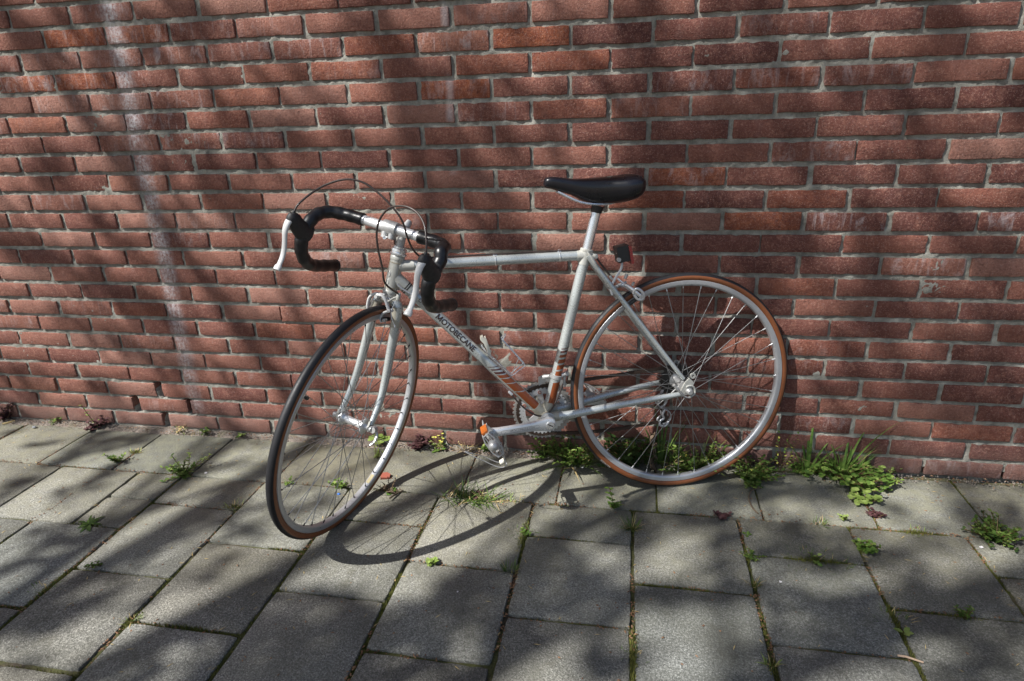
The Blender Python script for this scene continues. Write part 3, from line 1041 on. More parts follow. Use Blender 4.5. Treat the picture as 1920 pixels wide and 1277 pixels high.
# fork
fk = MB()
for s in (1, -1):
    bl = [SF(0, s * .020, -.020, HB), SF(0, s * .033, -.030, HB), SF(0, s * .036, -.06, HB), SF(.000, s * .040, -.15, HB), SF(.003, s * .0445, -.24, HB), SF(.014, s * .048, -.30, HB), SF(.030, s * .0495, -.338, HB), SF(.0415, s * .050, -.358, HB)]
    P = smooth_path(bl, 4)
    n = len(P)
    fk.sweep(P, [(.0125 - .0058 * max(0, (i / n - .35) / .65)) for i in range(n)], 16, up=LT, flat=1.18)
fork = fk.obj('fork', M['frame'], bike)
cr = MB()
cr.sweep([SF(0, -.031, -.034, HB), SF(0, -.022, -.020, HB), SF(0, 0, -.014, HB), SF(0, .022, -.020, HB), SF(0, .031, -.034, HB)], [.0125, .0135, .0150, .0135, .0125], 16)
for s in (1, -1):
    cr.sweep([SF(0, s * .031, -.030, HB), SF(0, s * .0375, -.085, HB)], [.0140, .0131], 16, up=LT, flat=1.15)
cr.obj('fork_crown', M['forkdirt'], fork)
for s in (1, -1):
    dp = MB()
    o_ = AX + LT * s * .050
    dp.prism([(-.006, .022), (.006, .020), (.009, .004), (.006, -.009), (-.002, -.010), (-.008, -.004), (-.009, .008)], o_, FW, HD, .005)
    dp.obj('fork_end', M['cream'], fork)

# front brake caliper (side pull), in front of the crown
def arm(mb, pts, r, f=.035, flat=.7):
    P = smooth_path([SF(f, a, b, HB) for a, b in pts], 4)
    rr = [r[min(int(i / 4), len(r) - 1)] for i in range(len(P))]
    mb.sweep(P, rr, 12, up=FW, flat=flat)
br = MB()
arm(br, [(.006, -.004), (-.010, -.004), (-.026, -.009), (-.036, -.022), (-.037, -.040), (-.034, -.052), (-.020, -.062)], [.0062] * 5 + [.005, .004])
br.obj('caliper_arm', M['white_paint'], bike)
br = MB()
arm(br, [(-.008, -.006), (.004, -.004), (.016, -.013), (.026, -.028), (.033, -.036), (.042, -.031)], [.0064, .0062, .006, .006, .0065, .004], .042)
arm(br, [(.033, -.037), (.020, -.045), (.013, -.055), (.013, -.066), (.018, -.073)], [.0058, .0052, .005, .0045, .003], .042)
br.obj('caliper_arm', M['white_paint'], bike)
br = MB()
arm(br, [(.014, -.018), (.024, -.012), (.036, -.001), (.046, .006)], [.0050, .0045, .0048, .0050], .038)
br.lathe([(.0055, -.006), (.0060, 0), (.0060, .008), (.004, .012)], SF(.037, .0465, .004, HB), HD, 12)
br.obj('cable_arm', M['cream'], bike)
MB().lathe([(.0075, -.006), (.0075, .005), (.005, .006), (.005, .012), (.0001, .012)], SF(.040, -.010, -.010, HB), FW, 12).obj('brake_bolt', M['alu_dull'], bike)
MB().lathe([(.0048, -.008), (.0048, .004), (.0001, .005)], SF(.046, .026, -.064, HB), FW, 10).obj('brake_bolt', M['alu_dull'], bike)
MB().lathe([(.0048, -.010), (.0048, .004), (.0001, .005)], SF(.050, .0365, -.034, HB), FW, 8).obj('brake_bolt', M['alu_dull'], bike)
MB().sweep([SF(.040, -.034, -.053, HB), SF(.03, -.020, -.062, HB)], .0035, 8).obj('brake_bolt', M['alu_dull'], bike)

for s in (1, -1):
    pd = MB()
    pd.sweep([SF(.004, s * .0165, -.068, HB), SF(.045, s * .0165, -.066, HB)], [.0058, .0058], 8, flat=.8)
    pd.obj('brake_pad', M['black_plastic'], bike)
cable('brake_wire', [SF(.040, .0465, .004, HB), SF(.045, .040, -.030, HB), SF(.048, .046, -.050, HB), SF(.046, .060, -.070, HB)], .0009, 'chrome', 4)
cable('brake_wire', [SF(.046, .057, -.066, HB), SF(.046, .061, -.072, HB)], .0016, 'chrome', 2)

# wheels
def spoke_mesh(y, rim_a, hub_a, name='spoke'):
    a0, a1 = rim_a, hub_a
    p0 = Vector((.3010 * math.cos(a0), math.copysign(.002, y), .3010 * math.sin(a0)))
    p1 = Vector((.0205 * math.cos(a1), y, .0205 * math.sin(a1)))
    return MB().sweep([p0, p1], .00105, 6).mesh(name, M['steel'])
def make_wheel(c, ax, fx, front):
    """ax = axle direction (towards the rider's left), fx = a radial direction"""
    ax = ax.normalized(); fx = (fx - ax * fx.dot(ax)).normalized(); uz = fx.cross(ax)
    mat = Matrix(((fx.x, ax.x, uz.x, c.x), (fx.y, ax.y, uz.y, c.y), (fx.z, ax.z, uz.z, c.z), (0, 0, 0, 1)))
    w = empty('front_wheel' if front else 'rear_wheel')
    w.parent = bike
    w.matrix_local = mat
    YA = (0, 1, 0)
    R0, RT = .3213, .0120
    N = 96
    def ring(th0, th1, n, r=RT):
        return [(R0 + r * math.cos(th0 + (th1 - th0) * i / n), r * math.sin(th0 + (th1 - th0) * i / n)) for i in range(n + 1)]
    tr = MB()
    pr_ = ring(R(-66), R(66), 14)
    vs, fs = [], []
    def lathe_open(prof, mb):
        vs, fs = [], []
        for rr, h in prof:
            for k in range(N):
                a = 2 * PI * k / N
                vs.append((rr * math.cos(a), h, rr * math.sin(a)))
        for i in range(len(prof) - 1):
            for k in range(N):
                l = (k + 1) % N
                fs.append((i * N + k, i * N + l, (i + 1) * N + l, (i + 1) * N + k))
        mb.add(vs, fs)
    lathe_open([(pr_[0][0], pr_[0][1] * .9)] + [(a + .0003, b) for a, b in pr_] + [(pr_[-1][0], pr_[-1][1] * .9)], tr)
    tr.obj('tyre_tread', M['tread'], w)
    for s in (1, -1):
        sw = MB()
        lathe_open(ring(s * R(64), s * R(150), 9), sw)
        sw.obj('sidewall', M['gum'], w)
    rm = MB()
    prof = [(.3120, -.0105), (.3130, -.0092), (.3115, -.0085), (.305, -.0080), (.305, .0080), (.3115, .0085), (.3130, .0092), (.3120, .0105), (.3030, .0102), (.2990, .0092), (.2965, .0060), (.2962, 0), (.2965, -.0060), (.2990, -.0092), (.3030, -.0102)]
    lathe_open(prof + [prof[0]], rm)
    rm.obj('rim', M['rim'], w)
    hw = .034
    hubm = MB()
    hubm.lathe([(.006, -.050), (.0085, -.048), (.009, -hw - .003), (.0225, -hw - .0018), (.0228, -hw + .0012), (.016, -hw + .003), (.0115, -hw + .010), (.0100, -.008), (.0100, .008), (.0115, hw - .010), (.016, hw - .003), (.0228, hw - .0012), (.0225, hw + .0018), (.009, hw + .003), (.0085, .048), (.006, .050)], (0, 0, 0), YA, 28)
    hub = hubm.obj('hub', M['alu_dull'] if not front else M['alu'], w)
    sk = []
    for i, (y, da) in enumerate(((hw, 1.06), (-hw, 1.06), (hw, -1.06), (-hw, -1.06))):
        a0 = 2 * PI * i / 36
        sk.append(spoke_mesh(y + (.001 if da > 0 else -.001) * (1 if y > 0 else -1), a0, a0 + da))
    for k in range(9):
        for i in range(4):
            o = bpy.data.objects.new('spoke', sk[i])
            link(o, w)
            o.rotation_euler = (0, 2 * PI * k / 9, 0)
    np_ = MB()
    for i in range(36):
        a = 2 * PI * i / 36
        y = hw if i % 2 == 0 else -hw
        da = 1.06 if i % 4 in (0, 1) else -1.06
        p0 = Vector((.2975 * math.cos(a), math.copysign(.002, y), -.2975 * math.sin(a)))
        a1 = a + da
        p0 = Vector((.2985 * math.cos(a), math.copysign(.002, y), .2985 * math.sin(a)))
        p1 = Vector((.0205 * math.cos(a1), y, .0205 * math.sin(a1)))
        d_ = (p1 - p0).normalized()
        np_.sweep([p0, p0 + d_ * .010], .0020, 6)
    tag(np_.obj('spoke_nipples', M['black_steel'] if front else M['alu'], w), kind='stuff')
    return w
fwheel = make_wheel(AX, LT, FW, True)
rwheel = make_wheel(REAR, Yv, Vector((1, 0, 0)), False)
# valve of the front wheel, rim stickers, tyre print
Wm = fwheel.matrix_local
def inwheel(w, o_):
    return w.matrix_local.inverted() @ o_
v0 = Vector((.235, 0, .173)).normalized()
# steered frame (f, h) -> wheel local
def wl(f, h, y=0):
    p = Wm.inverted() @ (AX + FW * f + HD * h)
    return Vector((p.x, y, p.z))
vd = (wl(.235, .173)).normalized()
MB().lathe([(.0030, 0), (.0030, .018), (.0048, .019), (.0048, .030), (.003, .033)], vd * .298, -vd, 10).obj('valve', M['black_plastic'], fwheel)
def rim_text(w, s, size, rad, y, ac, width, mat, sgn, name, side=1, on_inner=False, off=0.01):
    vs, fs = text_tris(s, size, off, 1)
    x0, x1 = min(v[0] for v in vs), max(v[0] for v in vs)
    y0, y1 = min(v[1] for v in vs), max(v[1] for v in vs)
    out = []
    for x, yy_ in vs:
        u = ((x - x0) / (x1 - x0) - .5) * width / rad
        h = ((yy_ - y0) / (y1 - y0) - .5) * size
        a = ac + sgn * u
        if on_inner:
            out.append((rad * math.cos(a), y + h * side, rad * math.sin(a)))
        else:
            rr = rad + h * side
            # follow the round side wall
            yy2 = y
            if y > .0105: yy2 = math.sqrt(max(0, .0120 ** 2 - (rr - .3213) ** 2)) + .0004
            out.append((rr * math.cos(a), yy2, rr * math.sin(a)))
    return MB().add(out, fs).obj(name, mat, w, smooth=False)
pa = wl(-.2035, -.190)
rim_text(fwheel, 'Rigida', .010, .2957, 0, math.atan2(pa.z, pa.x), .030, M['orange_print'], 1, 'rim_sticker', 1, True, .0001)
pb = wl(-.160, -.225)
st_ = MB()
ab = math.atan2(pb.z, pb.x)
nn = 8
vs = []
for i in range(nn + 1):
    a = ab + (i / nn - .5) * .032 / .2957
    for y in (-.0055, .0055):
        vs.append((.2957 * math.cos(a), y, .2957 * math.sin(a)))
st_.add(vs, [(2 * i, 2 * i + 1, 2 * i + 3, 2 * i + 2) for i in range(nn)])
st_.obj('rim_sticker', M['sticker'], fwheel, auto=False)
Wr = rwheel.matrix_local.inverted()
pr1 = Wr @ O(-.172, 0, -.172)
rim_text(rwheel, 'HUTCHINSON', .0045, .3270, .0108, math.atan2(pr1.z, pr1.x), .040, M['white_print'], 1, 'tyre_print', -1, False, .0)

# axles, quick release levers
q_ = MB()
q_.sweep([AX - LT * .066, AX + LT * .064], .0042, 10)
q_.lathe([(.009, -.0), (.009, .006), (.0065, .008)], AX + LT * .052, LT, 14)
q_.lathe([(.008, 0), (.0085, .004), (.0085, .010), (.005, .013)], AX - LT * .054, -LT, 14)
q_.sweep([AX + LT * .062 + FW * .004, AX + LT * .062 - FW * .010], .0095, 14)
q_.sweep(smooth_path([AX + LT * .062 - FW * .008 - HD * .002, AX + LT * .070 - FW * .012 - HD * .014, AX + LT * .074 - FW * .002 - HD * .030, AX + LT * .066 + FW * .006 - HD * .044], 4), [.0052] * 8 + [.0042] * 5, 10, up=LT, flat=.7)
q_.obj('quick_release', M['alu_dull'], bike)
q_ = MB()
q_.sweep([REAR - Yv * .074, REAR + Yv * .072], .0045, 10)
q_.lathe([(.010, 0), (.010, .004), (.0082, .006), (.0082, .012), (.006, .014)], REAR + Yv * .062, Yv, 16)
q_.lathe([(.009, 0), (.009, .008), (.006, .010)], REAR - Yv * .064, -Yv, 14)
q_.sweep(smooth_path([O(-.404, .076, .046), O(-.388, .079, .052), O(-.372, .080, .070), O(-.356, .078, .090)], 4), [.0035] * 3 + [.0045] * 3 + [.0058] * 3 + [.0072] * 4, 12, up=Yv, flat=.6)
q_.obj('quick_release', M['alu_dull'], bike)
# freewheel
for i, (r_, y) in enumerate(((.052, -.034), (.047, -.0385), (.042, -.043), (.037, -.0475), (.032, -.052))):
    n = int(r_ * 2 * PI / .0127)
    poly = []
    for k in range(n):
        for dr, da in ((-.003, -.35), (.002, -.12), (.002, .12), (-.003, .35)):
            a = 2 * PI * (k + da) / n
            poly.append(((r_ + dr) * math.cos(a), (r_ + dr) * math.sin(a)))
    MB().prism(poly, REAR + Yv * y, (1, 0, 0), (0, 0, 1), .0022).obj('sprocket', M['black_steel'], bike, auto=False, smooth=False)

# crankset
CA = R(-1.94)
cd = Vector((math.cos(CA), 0, math.sin(CA)))
cu = Vector((-math.sin(CA), 0, math.cos(CA)))
def crank(s):
    d_ = cd * s
    y = s * .062
    o_ = BB + Yv * y
    side = 1 if s > 0 else -1
    up_ = cu * side
    pl = []
    L = .170
    n = 14
    top, bot = [], []
    prof = [(-.018, .0), (-.016, .010), (-.009, .0165), (0, .0195), (.012, .0190), (.026, .0160), (.045, .0138), (.08, .0124), (.12, .0118), (.150, .0120), (.164, .0135), (.176, .0118), (.183, .005)]
    poly = [(a, b) for a, b in prof] + [(a, -b) for a, b in reversed(prof)]
    mb = MB()
    th = .0145
    nz = d_.cross(up_)
    k = len(poly)
    vs = []
    for inset, yy_ in ((.0050, th / 2), (.0012, th / 2 - .0020), (0, th / 2 - .0050), (0, -th / 2 + .002), (.002, -th / 2)):
        for a, b in poly:
            bb_ = b - math.copysign(min(inset, abs(b)), b) if abs(b) > 1e-5 else 0
            aa = a + (.0 if abs(a) < .15 and a > -.01 else -math.copysign(inset, a))
            bend = .010 * min(1, max(0, (a - .02) / .15)) * s
            vs.append(o_ + d_ * aa + up_ * bb_ + Yv * (yy_ * s + bend))
    fs = [tuple(range(k)), tuple(range(5 * k - 1, 4 * k - 1, -1))]
    for r_ in range(4):
        for i in range(k):
            l = (i + 1) % k
            fs.append((r_ * k + i, (r_ + 1) * k + i, (r_ + 1) * k + l, r_ * k + l))
    mb.add(vs, fs)
    mb.lathe([(.0150, -.012), (.0165, -.004), (.0165, 0)], o_ - Yv * s * .008, Yv * s, 24)
    ob = mb.obj('crank_arm', M['alu'], bike)
    cb = MB()
    cb.lathe([(.0122, 0), (.0122, .0015), (.0105, .0030), (.0001, .0034)], o_ + Yv * s * .0072, Yv * s, 24)
    cb_o = cb.obj('crank_cap', M['chrome'], ob)
    if s > 0:
        MB().box(o_ + Yv * .0107, (.015, .0006, .0026), Matrix.Rotation(R(-28), 3, 'Y')).obj('cap_slot', M['black_steel'], cb_o)
        g = MB()
        y_ = .0074
        def cp(a, b):
            return o_ + d_ * a + up_ * b + Yv * (y_ + .010 * min(1, max(0, (a - .02) / .15)))
        ol = [cp(.036 + .0045 * (1 - math.cos(t)) * 0 + -.0045 * math.sin(t), .0045 * math.cos(t)) for t in [PI * i / 8 for i in range(9)]]
        ol += [cp(.036 + .1 * i / 10, -.0045) for i in range(1, 11)]
        ol += [cp(.136 + .0045 * math.sin(t), -.0045 * math.cos(t)) for t in [PI * i / 8 for i in range(9)]]
        ol += [cp(.136 - .1 * i / 10, .0045) for i in range(1, 10)]
        g.sweep(ol, .00045, 5, closed=True)
        g.obj('engraved_outline', M['grey_print'], ob)
        vs, fs = text_tris('MOTOBECANE', .0055, .0, 0)
        x0, x1 = min(v[0] for v in vs), max(v[0] for v in vs)
        y0, y1 = min(v[1] for v in vs), max(v[1] for v in vs)
        MB().add([cp(.046 + (x - x0) / (x1 - x0) * .070, -((yy_ - y0) / (y1 - y0) - .5) * -.0052 * -1) for x, yy_ in vs], fs).obj('engraving', M['grey_print'], ob, smooth=False)
    return o_ + d_ * .170 + Yv * s * .010
pe_l = crank(1)
pe_r = crank(-1)
ringm = MB()
def chainring(rad, y, teeth, inner, mat, name):
    n = teeth
    outer = []
    for k in range(n):
        for dr, da in ((-.0045, -.36), (.0, -.13), (.0, .13), (-.0045, .36)):
            a = 2 * PI * (k + da) / n
            outer.append(((rad + dr) * math.cos(a), (rad + dr) * math.sin(a)))
    m = len(outer)
    vs, fs = [], []
    for yy_ in (.0014, -.0014):
        for (a, b) in outer: vs.append(O(a, y + yy_, b))
        for (a, b) in outer:
            L = math.hypot(a, b)
            vs.append(O(a / L * inner, y + yy_, b / L * inner))
    for i in range(m):
        l = (i + 1) % m
        fs += [(i, l, m + l, m + i), (2 * m + i, 3 * m + i, 3 * m + l, 2 * m + l), (i, 2 * m + i, 2 * m + l, l), (m + i, m + l, 3 * m + l, 3 * m + i)]
    return MB().add(vs, fs).obj(name, mat, bike, smooth=False)
cr1 = chainring(.0915, -.047, 46, .062, M['ring'], 'chainring')
cr2 = chainring(.0735, -.040, 38, .0545, M['alu'], 'chainring')
sp_ = MB()
for k in range(6):
    a = 2 * PI * (k + .35) / 6
    ex, ey = Vector((math.cos(a), 0, math.sin(a))), Vector((-math.sin(a), 0, math.cos(a)))
    sp_.prism([(.012, -.013), (.03, -.008), (.050, -.0085), (.064, -.012), (.066, .012), (.050, .0085), (.03, .008), (.012, .013)], O(0, -.0435, 0), ex, ey, .005)
sp_.lathe([(.024, -.004), (.026, 0), (.026, .008), (.018, .010)], O(0, -.045, 0), Yv, 24)
spd = sp_.obj('crank_spider', M['alu'], bike)
for k in range(6):
    a = 2 * PI * (k + .35) / 6
    bo_ = MB().lathe([(.0052, -.002), (.0052, .0035), (.0038, .0038), (.0036, .001), (.0001, .0008)], O(.0605 * math.cos(a), -.040, .0605 * math.sin(a)), Yv, 12)
    bo_.obj('chainring_bolt', M['rust'], spd)
# bottom bracket cup and lock ring
MB().lathe([(.0215, -.001), (.0225, 0), (.0225, .004), (.019, .005), (.019, .012), (.012, .013)], O(0, .030, 0), Yv, 28).obj('lock_ring', M['alu_dull'], bike)

# chain
def chain_path():
    pts = []
    rr, rs = .0770, .040
    a0, a1 = R(94), R(262)
    for i in range(22):
        a = R(92) - (R(92) + R(100)) * i / 21      # round the front of the chainring
        pts.append(O(rr * math.cos(a), -.0425, rr * math.sin(a)))
    P1 = O(-.358, -.050, -.078)
    pts += [pts[-1].lerp(P1, t) + Vector((0, 0, -.010 * math.sin(PI * t))) for t in (.15, .3, .45, .6, .75, .9)]
    pts += [P1, O(-.372, -.050, -.092), O(-.386, -.050, -.084), O(-.384, -.050, -.062), O(-.372, -.050, -.040), O(-.366, -.050, -.018), O(-.380, -.050, -.004), O(-.402, -.050, .008)]
    for i in range(8):
        a = R(-60) + R(150) * i / 7 * 1.0
        pts.append(O(-.408 + rs * math.cos(a), -.046, .0604 + rs * math.sin(a)) if False else O(-.408 - rs * math.cos(R(-70) + R(160) * i / 7), -.046, .0604 + rs * math.sin(R(-70) + R(160) * i / 7)))
    a_ = pts[-1]
    pts += [a_.lerp(pts[0], t) for t in (.15, .3, .45, .6, .75, .9)]
    return pts
cp_ = smooth_path(chain_path(), 4, closed=True)
tot = 0
ch = MB()
acc = [0]
for i in range(1, len(cp_) + 1):
    acc.append(acc[-1] + (cp_[i % len(cp_)] - cp_[i - 1]).length)
total = acc[-1]
nl = int(total / .0127)
def at_len(s):
    s = s % total
    i = np.searchsorted(acc, s, 'right') - 1
    i = min(max(int(i), 0), len(cp_) - 1)
    t = (s - acc[i]) / max(1e-9, acc[i + 1] - acc[i])
    return cp_[i].lerp(cp_[(i + 1) % len(cp_)], t)
for k in range(nl):
    a, b_ = at_len(k * total / nl), at_len((k + 1) * total / nl)
    d_ = (b_ - a)
    L = d_.length
    ez = d_.cross(Yv).normalized()
    w_ = .0034 if k % 2 else .0024
    for s in (1, -1):
        o_ = (a + b_) / 2 + Yv * s * w_
        dn = d_.normalized()
        ch.prism([(-L * .5 - .003, -.0036), (-L * .5 - .003, .0036), (-L * .3, .0050), (0, .0036), (L * .3, .0050), (L * .5 + .003, .0036), (L * .5 + .003, -.0036), (L * .3, -.0050), (0, -.0036), (-L * .3, -.0050)], o_, dn, ez, .001)
    ch.sweep([a - Yv * .0038, a + Yv * .0038], .0026, 6)
tag(ch.obj('chain', M['chain'], bike, smooth=False), kind='stuff')

# pedals
def pedal(pe, s, tip, lit=True):
    u = Vector((.52, 0, .855)).normalized() if s > 0 else Vector((-.80, 0, -.60)).normalized()
    v_ = u.cross(Yv).normalized()
    b = MB()
    b.sweep([pe + Yv * s * .004, pe + Yv * s * .084], [.0085, .0075], 14)
    b.lathe([(.0135, 0), (.0135, .005), (.0095, .007)], pe + Yv * s * .012, Yv * s, 18)
    b.lathe([(.0115, 0), (.0135, .003), (.0130, .010), (.0095, .015), (.0040, .018), (.0001, .0185)], pe + Yv * s * .078, Yv * s, 20)
    body = b.obj('pedal', M['alu_dull'], bike)
    c = MB()
    for e in (.036, -.036):
        for k in range(-1, 2, 2):
            c.box(pe + Yv * s * .046 + u * e + v_ * k * .0095, (.0018, .070, .0022), Matrix((u, Yv, v_)).transposed())
        for yy_ in (.014, .046, .078):
            c.box(pe + Yv * s * yy_ + u * e, (.0018, .004, .020), Matrix((u, Yv, v_)).transposed())
    oc = pe + Yv * s * .080
    c.sweep([oc + u * a + v_ * b_ for a, b_ in ((-.036, -.009), (-.018, -.014), (.018, -.014), (.036, -.009), (.036, .009), (.018, .014), (-.018, .014), (-.036, .009))], .0022, 8, closed=True)
    c.lathe([(.0135, -.002), (.0165, -.002), (.0165, .002), (.0135, .002)], oc, Yv, 20, closed=True)
    for e in (-1, 1):
        c.sweep([oc + u * e * .034 + v_ * .006, oc + u * e * .015 + v_ * .006], .0018, 6)
        c.sweep([oc + u * e * .034 - v_ * .006, oc + u * e * .015 - v_ * .006], .0018, 6)
    c.prism([(-.036, -.008), (-.018, -.012), (.018, -.012), (.036, -.008), (.036, .008), (.018, .012), (-.018, .012), (-.036, .008)], pe + Yv * s * .012, u, v_, .003)
    c.sweep([pe + Yv * s * .012 + u * .036, pe + Yv * s * .010 + u * .050 + v_ * .006], [.0035, .0012], 8)
    c.obj('pedal_cage', M['alu_dull'], body)
    for e in ((.039, -.039) if s < 0 else (.039,)):
        MB().box(pe + Yv * s * .046 + u * e, (.0055, .046, .0185), Matrix((u, Yv, v_)).transposed()).obj('pedal_reflector', M['amber'], body)
    return body
pl_ = pedal(pe_l, 1, None)
pedal(pe_r, -1, None)
tc = MB()
for dy in (.028, .058):
    y0 = .070 + dy
    tc.sweep(smooth_path([O(.149, y0 + .015, -.040), O(.138, y0, -.066), O(.140, y0, -.083), O(.160, y0, -.082), O(.195, y0, -.061), O(.222, y0 * .6 + .055, -.043), O(.246, .124, -.029)], 5), .0012, 7)
tc.sweep(smooth_path([O(.138, .098, -.076), O(.132, .113, -.088), O(.138, .128, -.076)], 4), .0014, 7)
tc.sweep([O(.226, .118, -.040), O(.245, .123, -.029)], [.0022, .0024], 8)
tc.obj('toe_clip', M['alu_dull'], pl_)
MB().box(O(.147, .128, -.066), (.015, .020, .003), Matrix.Rotation(R(30), 3, 'Y')).obj('toe_clip_tab', M['white_plastic'], pl_)

# seat post and saddle
sp1 = MB()
sp1.sweep([LUG + sd * .015, LUG + sd * .124], .0130, 20)
sp1.obj('seat_post', M['chrome'], bike)
MB().sweep([LUG + sd * .121, LUG + sd * .140], [.0150, .0170], 16).obj('saddle_clamp', M['black_steel'], bike)
sec = [(-.016, .655, .010, .011), (-.022, .657, .017, .0165), (-.036, .657, .0205, .0200), (-.060, .652, .0225, .0240), (-.090, .645, .026, .0275), (-.120, .638, .032, .0370), (-.150, .635, .041, .0430),
       (-.180, .635, .053, .0450), (-.210, .636, .065, .0450), (-.235, .638, .0725, .0440), (-.258, .640, .075, .0420), (-.275, .641, .070, .0370), (-.287, .640, .056, .0280), (-.293, .640, .034, .0170)]
sec = [(x if x > -.18 else -.18 + (x + .18) * .89, z, w_, h_) for x, z, w_, h_ in sec]
sm = MB()
vs, fs = [], []
K = 36
SP = []
for i in range(len(sec) - 1):
    for t in range(3):
        q0 = sec[max(i - 1, 0)]; q1 = sec[i]; q2 = sec[i + 1]; q3 = sec[min(i + 2, len(sec) - 1)]
        tt_ = t / 3
        SP.append(tuple(.5 * ((2 * b_) + (-a_ + c_) * tt_ + (2 * a_ - 5 * b_ + 4 * c_ - d_) * tt_ ** 2 + (-a_ + 3 * b_ - 3 * c_ + d_) * tt_ ** 3) for a_, b_, c_, d_ in zip(q0, q1, q2, q3)))
SP.append(sec[-1])
for x, z, w_, h_ in SP:
    for k in range(K):
        a = 2 * PI * k / K
        ca, sa = math.cos(a), math.sin(a)
        e = .78
        yy_ = math.copysign(abs(ca) ** e, ca) * w_
        zz_ = math.copysign(abs(sa) ** (e if sa > 0 else .6), sa) * (h_ * (.60 if sa > 0 else 1.0))
        # the skirt tucks in below
        if sa < 0: yy_ *= 1 - .12 * abs(sa)
        vs.append(O(x, yy_, z + zz_ + .006))
for i in range(len(SP) - 1):
    for k in range(K):
        l = (k + 1) % K
        fs.append((i * K + k, i * K + l, (i + 1) * K + l, (i + 1) * K + k))
fs.append(tuple(range(K - 1, -1, -1)))
fs.append(tuple((len(SP) - 1) * K + k for k in range(K)))
sm.add(vs, fs)
sad = sm.obj('saddle', M['saddle'], bike, auto=False)
rl = MB()
for s in (1, -1):
    rl.sweep(smooth_path([O(-.05, s * .012, .636), O(-.11, s * .020, .606), O(-.17, s * .022, .598), O(-.21, s * .026, .604), O(-.262, s * .034, .622)], 4), .0034, 8)
rl.obj('saddle_rail', M['chrome'], sad)

# rear brake and reflector
rb = MB()
rb.sweep([O(-.208, -.024, .352), O(-.208, .024, .352)], .0055, 10)
rb.obj('brake_bridge', M['frame'], frame)
for s in (1, -1):
    rb = MB()
    P = smooth_path([O(-.224, 0, .372), O(-.236, s * .018, .372), O(-.252, s * .034, .360), O(-.266, s * .038, .347), O(-.276, s * .034, .340), O(-.280, s * .024, .332)], 4)
    rb.sweep(P, [.0060] * 6 + [.0055] * 8 + [.0070] * 7, 12, flat=.75)
    if s > 0:
        rb.sweep(smooth_path([O(-.250, .034, .352), O(-.256, .038, .366), O(-.268, .039, .362), O(-.279, .037, .348), O(-.276, .035, .335), O(-.262, .034, .336), O(-.252, .034, .350)], 4), .0042, 10)
        rb.sweep([O(-.222, .010, .376), O(-.268, .020, .343)], .0030, 8)
        rb.sweep([O(-.214, .004, .392), O(-.262, .028, .347)], .0028, 8)
    rb.obj('caliper_arm', M['alu'], bike)
    pd = MB()
    pd.sweep([O(-.245, s * .0150, .318), O(-.278, s * .0150, .341)], .0058, 8)
    pd.obj('brake_pad', M['black_plastic'], bike)
MB().lathe([(.0055, -.012), (.0055, .012), (.0035, .013), (.0035, .020)], O(-.222, 0, .372), (-.8, 0, .3), 10).obj('brake_bolt', M['alu_dull'], bike)
MB().lathe([(.0042, -.004), (.0048, .004), (.0048, .010)], O(-.236, .008, .394), (-.4, 0, 1), 10).obj('brake_bolt', M['alu_dull'], bike)
MB().lathe([(.0042, -.004), (.0042, .006)], O(-.250, .030, .378), (-.4, .3, 1), 8).obj('brake_bolt', M['alu_dull'], bike)
MB().lathe([(.0058, -.003), (.0058, .003)], O(-.271, .042, .344), (0, 1, 0), 10).obj('brake_bolt', M['alu_dull'], bike)
MB().lathe([(.0050, -.010), (.0050, .010)], O(-.199, .022, .366), (-.4, .2, 1), 8).obj('brake_bolt', M['alu_dull'], bike)
MB().lathe([(.0040, 0), (.0040, .012), (.003, .014)], O(-.199, .006, .390), (.6, 0, .8), 8).obj('brake_bolt', M['alu_dull'], bike)

rf = MB()
rf.sweep(smooth_path([O(-.192, .030, .352), O(-.189, .026, .371), O(-.205, .018, .398), O(-.222, .010, .418), O(-.226, .006, .436), O(-.223, .004, .456), O(-.212, .002, .464)], 5), .0034, 10, flat=.6)
rf.lathe([(.005, -.003), (.006, 0), (.005, .004)], O(-.200, .026, .357), (0, 1, 0), 10)
rf.obj('reflector_bracket', M['white_paint'], bike)
tilt = Matrix.Rotation(R(10), 3, 'Y')
rfl = MB().box(O(-.229, -.004, .460), (.034, .038, .044), tilt).obj('rear_reflector', M['black_plastic'], bike)
rl_ = MB()
rl_.box(O(-.2495, -.004, .4565), (.008, .045, .049), tilt)
rl_.obj('red_lens', M['red_lens'], rfl)
MB().lathe([(.006, 0), (.006, .008)], O(-.214, .012, .446), Yv, 8).obj('reflector_nut', M['alu_dull'], rfl)

# front derailleur
fd = MB()
fdp = stA + std * .123
fd.lathe([(.0165, -.006), (.0180, -.005), (.0180, .005), (.0165, .006)], fdp, std, 22)
fd.sweep([fdp + Vector((.018, .0, .002)), fdp + Vector((.034, -.012, -.004))], [.006, .0075], 10)
fd.sweep([fdp + Vector((-.014, .006, .004)), fdp + Vector((-.030, .004, .006)), fdp + Vector((-.036, -.012, .0))], [.007, .0065, .006], 12)
fd.lathe([(.0055, 0), (.0062, .004), (.0055, .010)], fdp + Vector((-.030, .006, .010)), Yv, 10)
fd.sweep([fdp + Vector((-.024, .004, .0)), fdp + Vector((-.022, .004, -.026))], [.0045, .0035], 8)
fd.obj('front_derailleur', M['alu_dull'], bike)
fc = MB()
for yy_ in (-.034, -.048):
    fc.prism([(.012, .082), (.010, .104), (-.010, .112), (-.046, .104), (-.072, .080), (-.066, .070), (-.040, .086), (-.010, .093)], O(0, yy_, 0), (1, 0, 0), (0, 0, 1), .0014)
fc.obj('chain_guide', M['alu_dull'], bike)
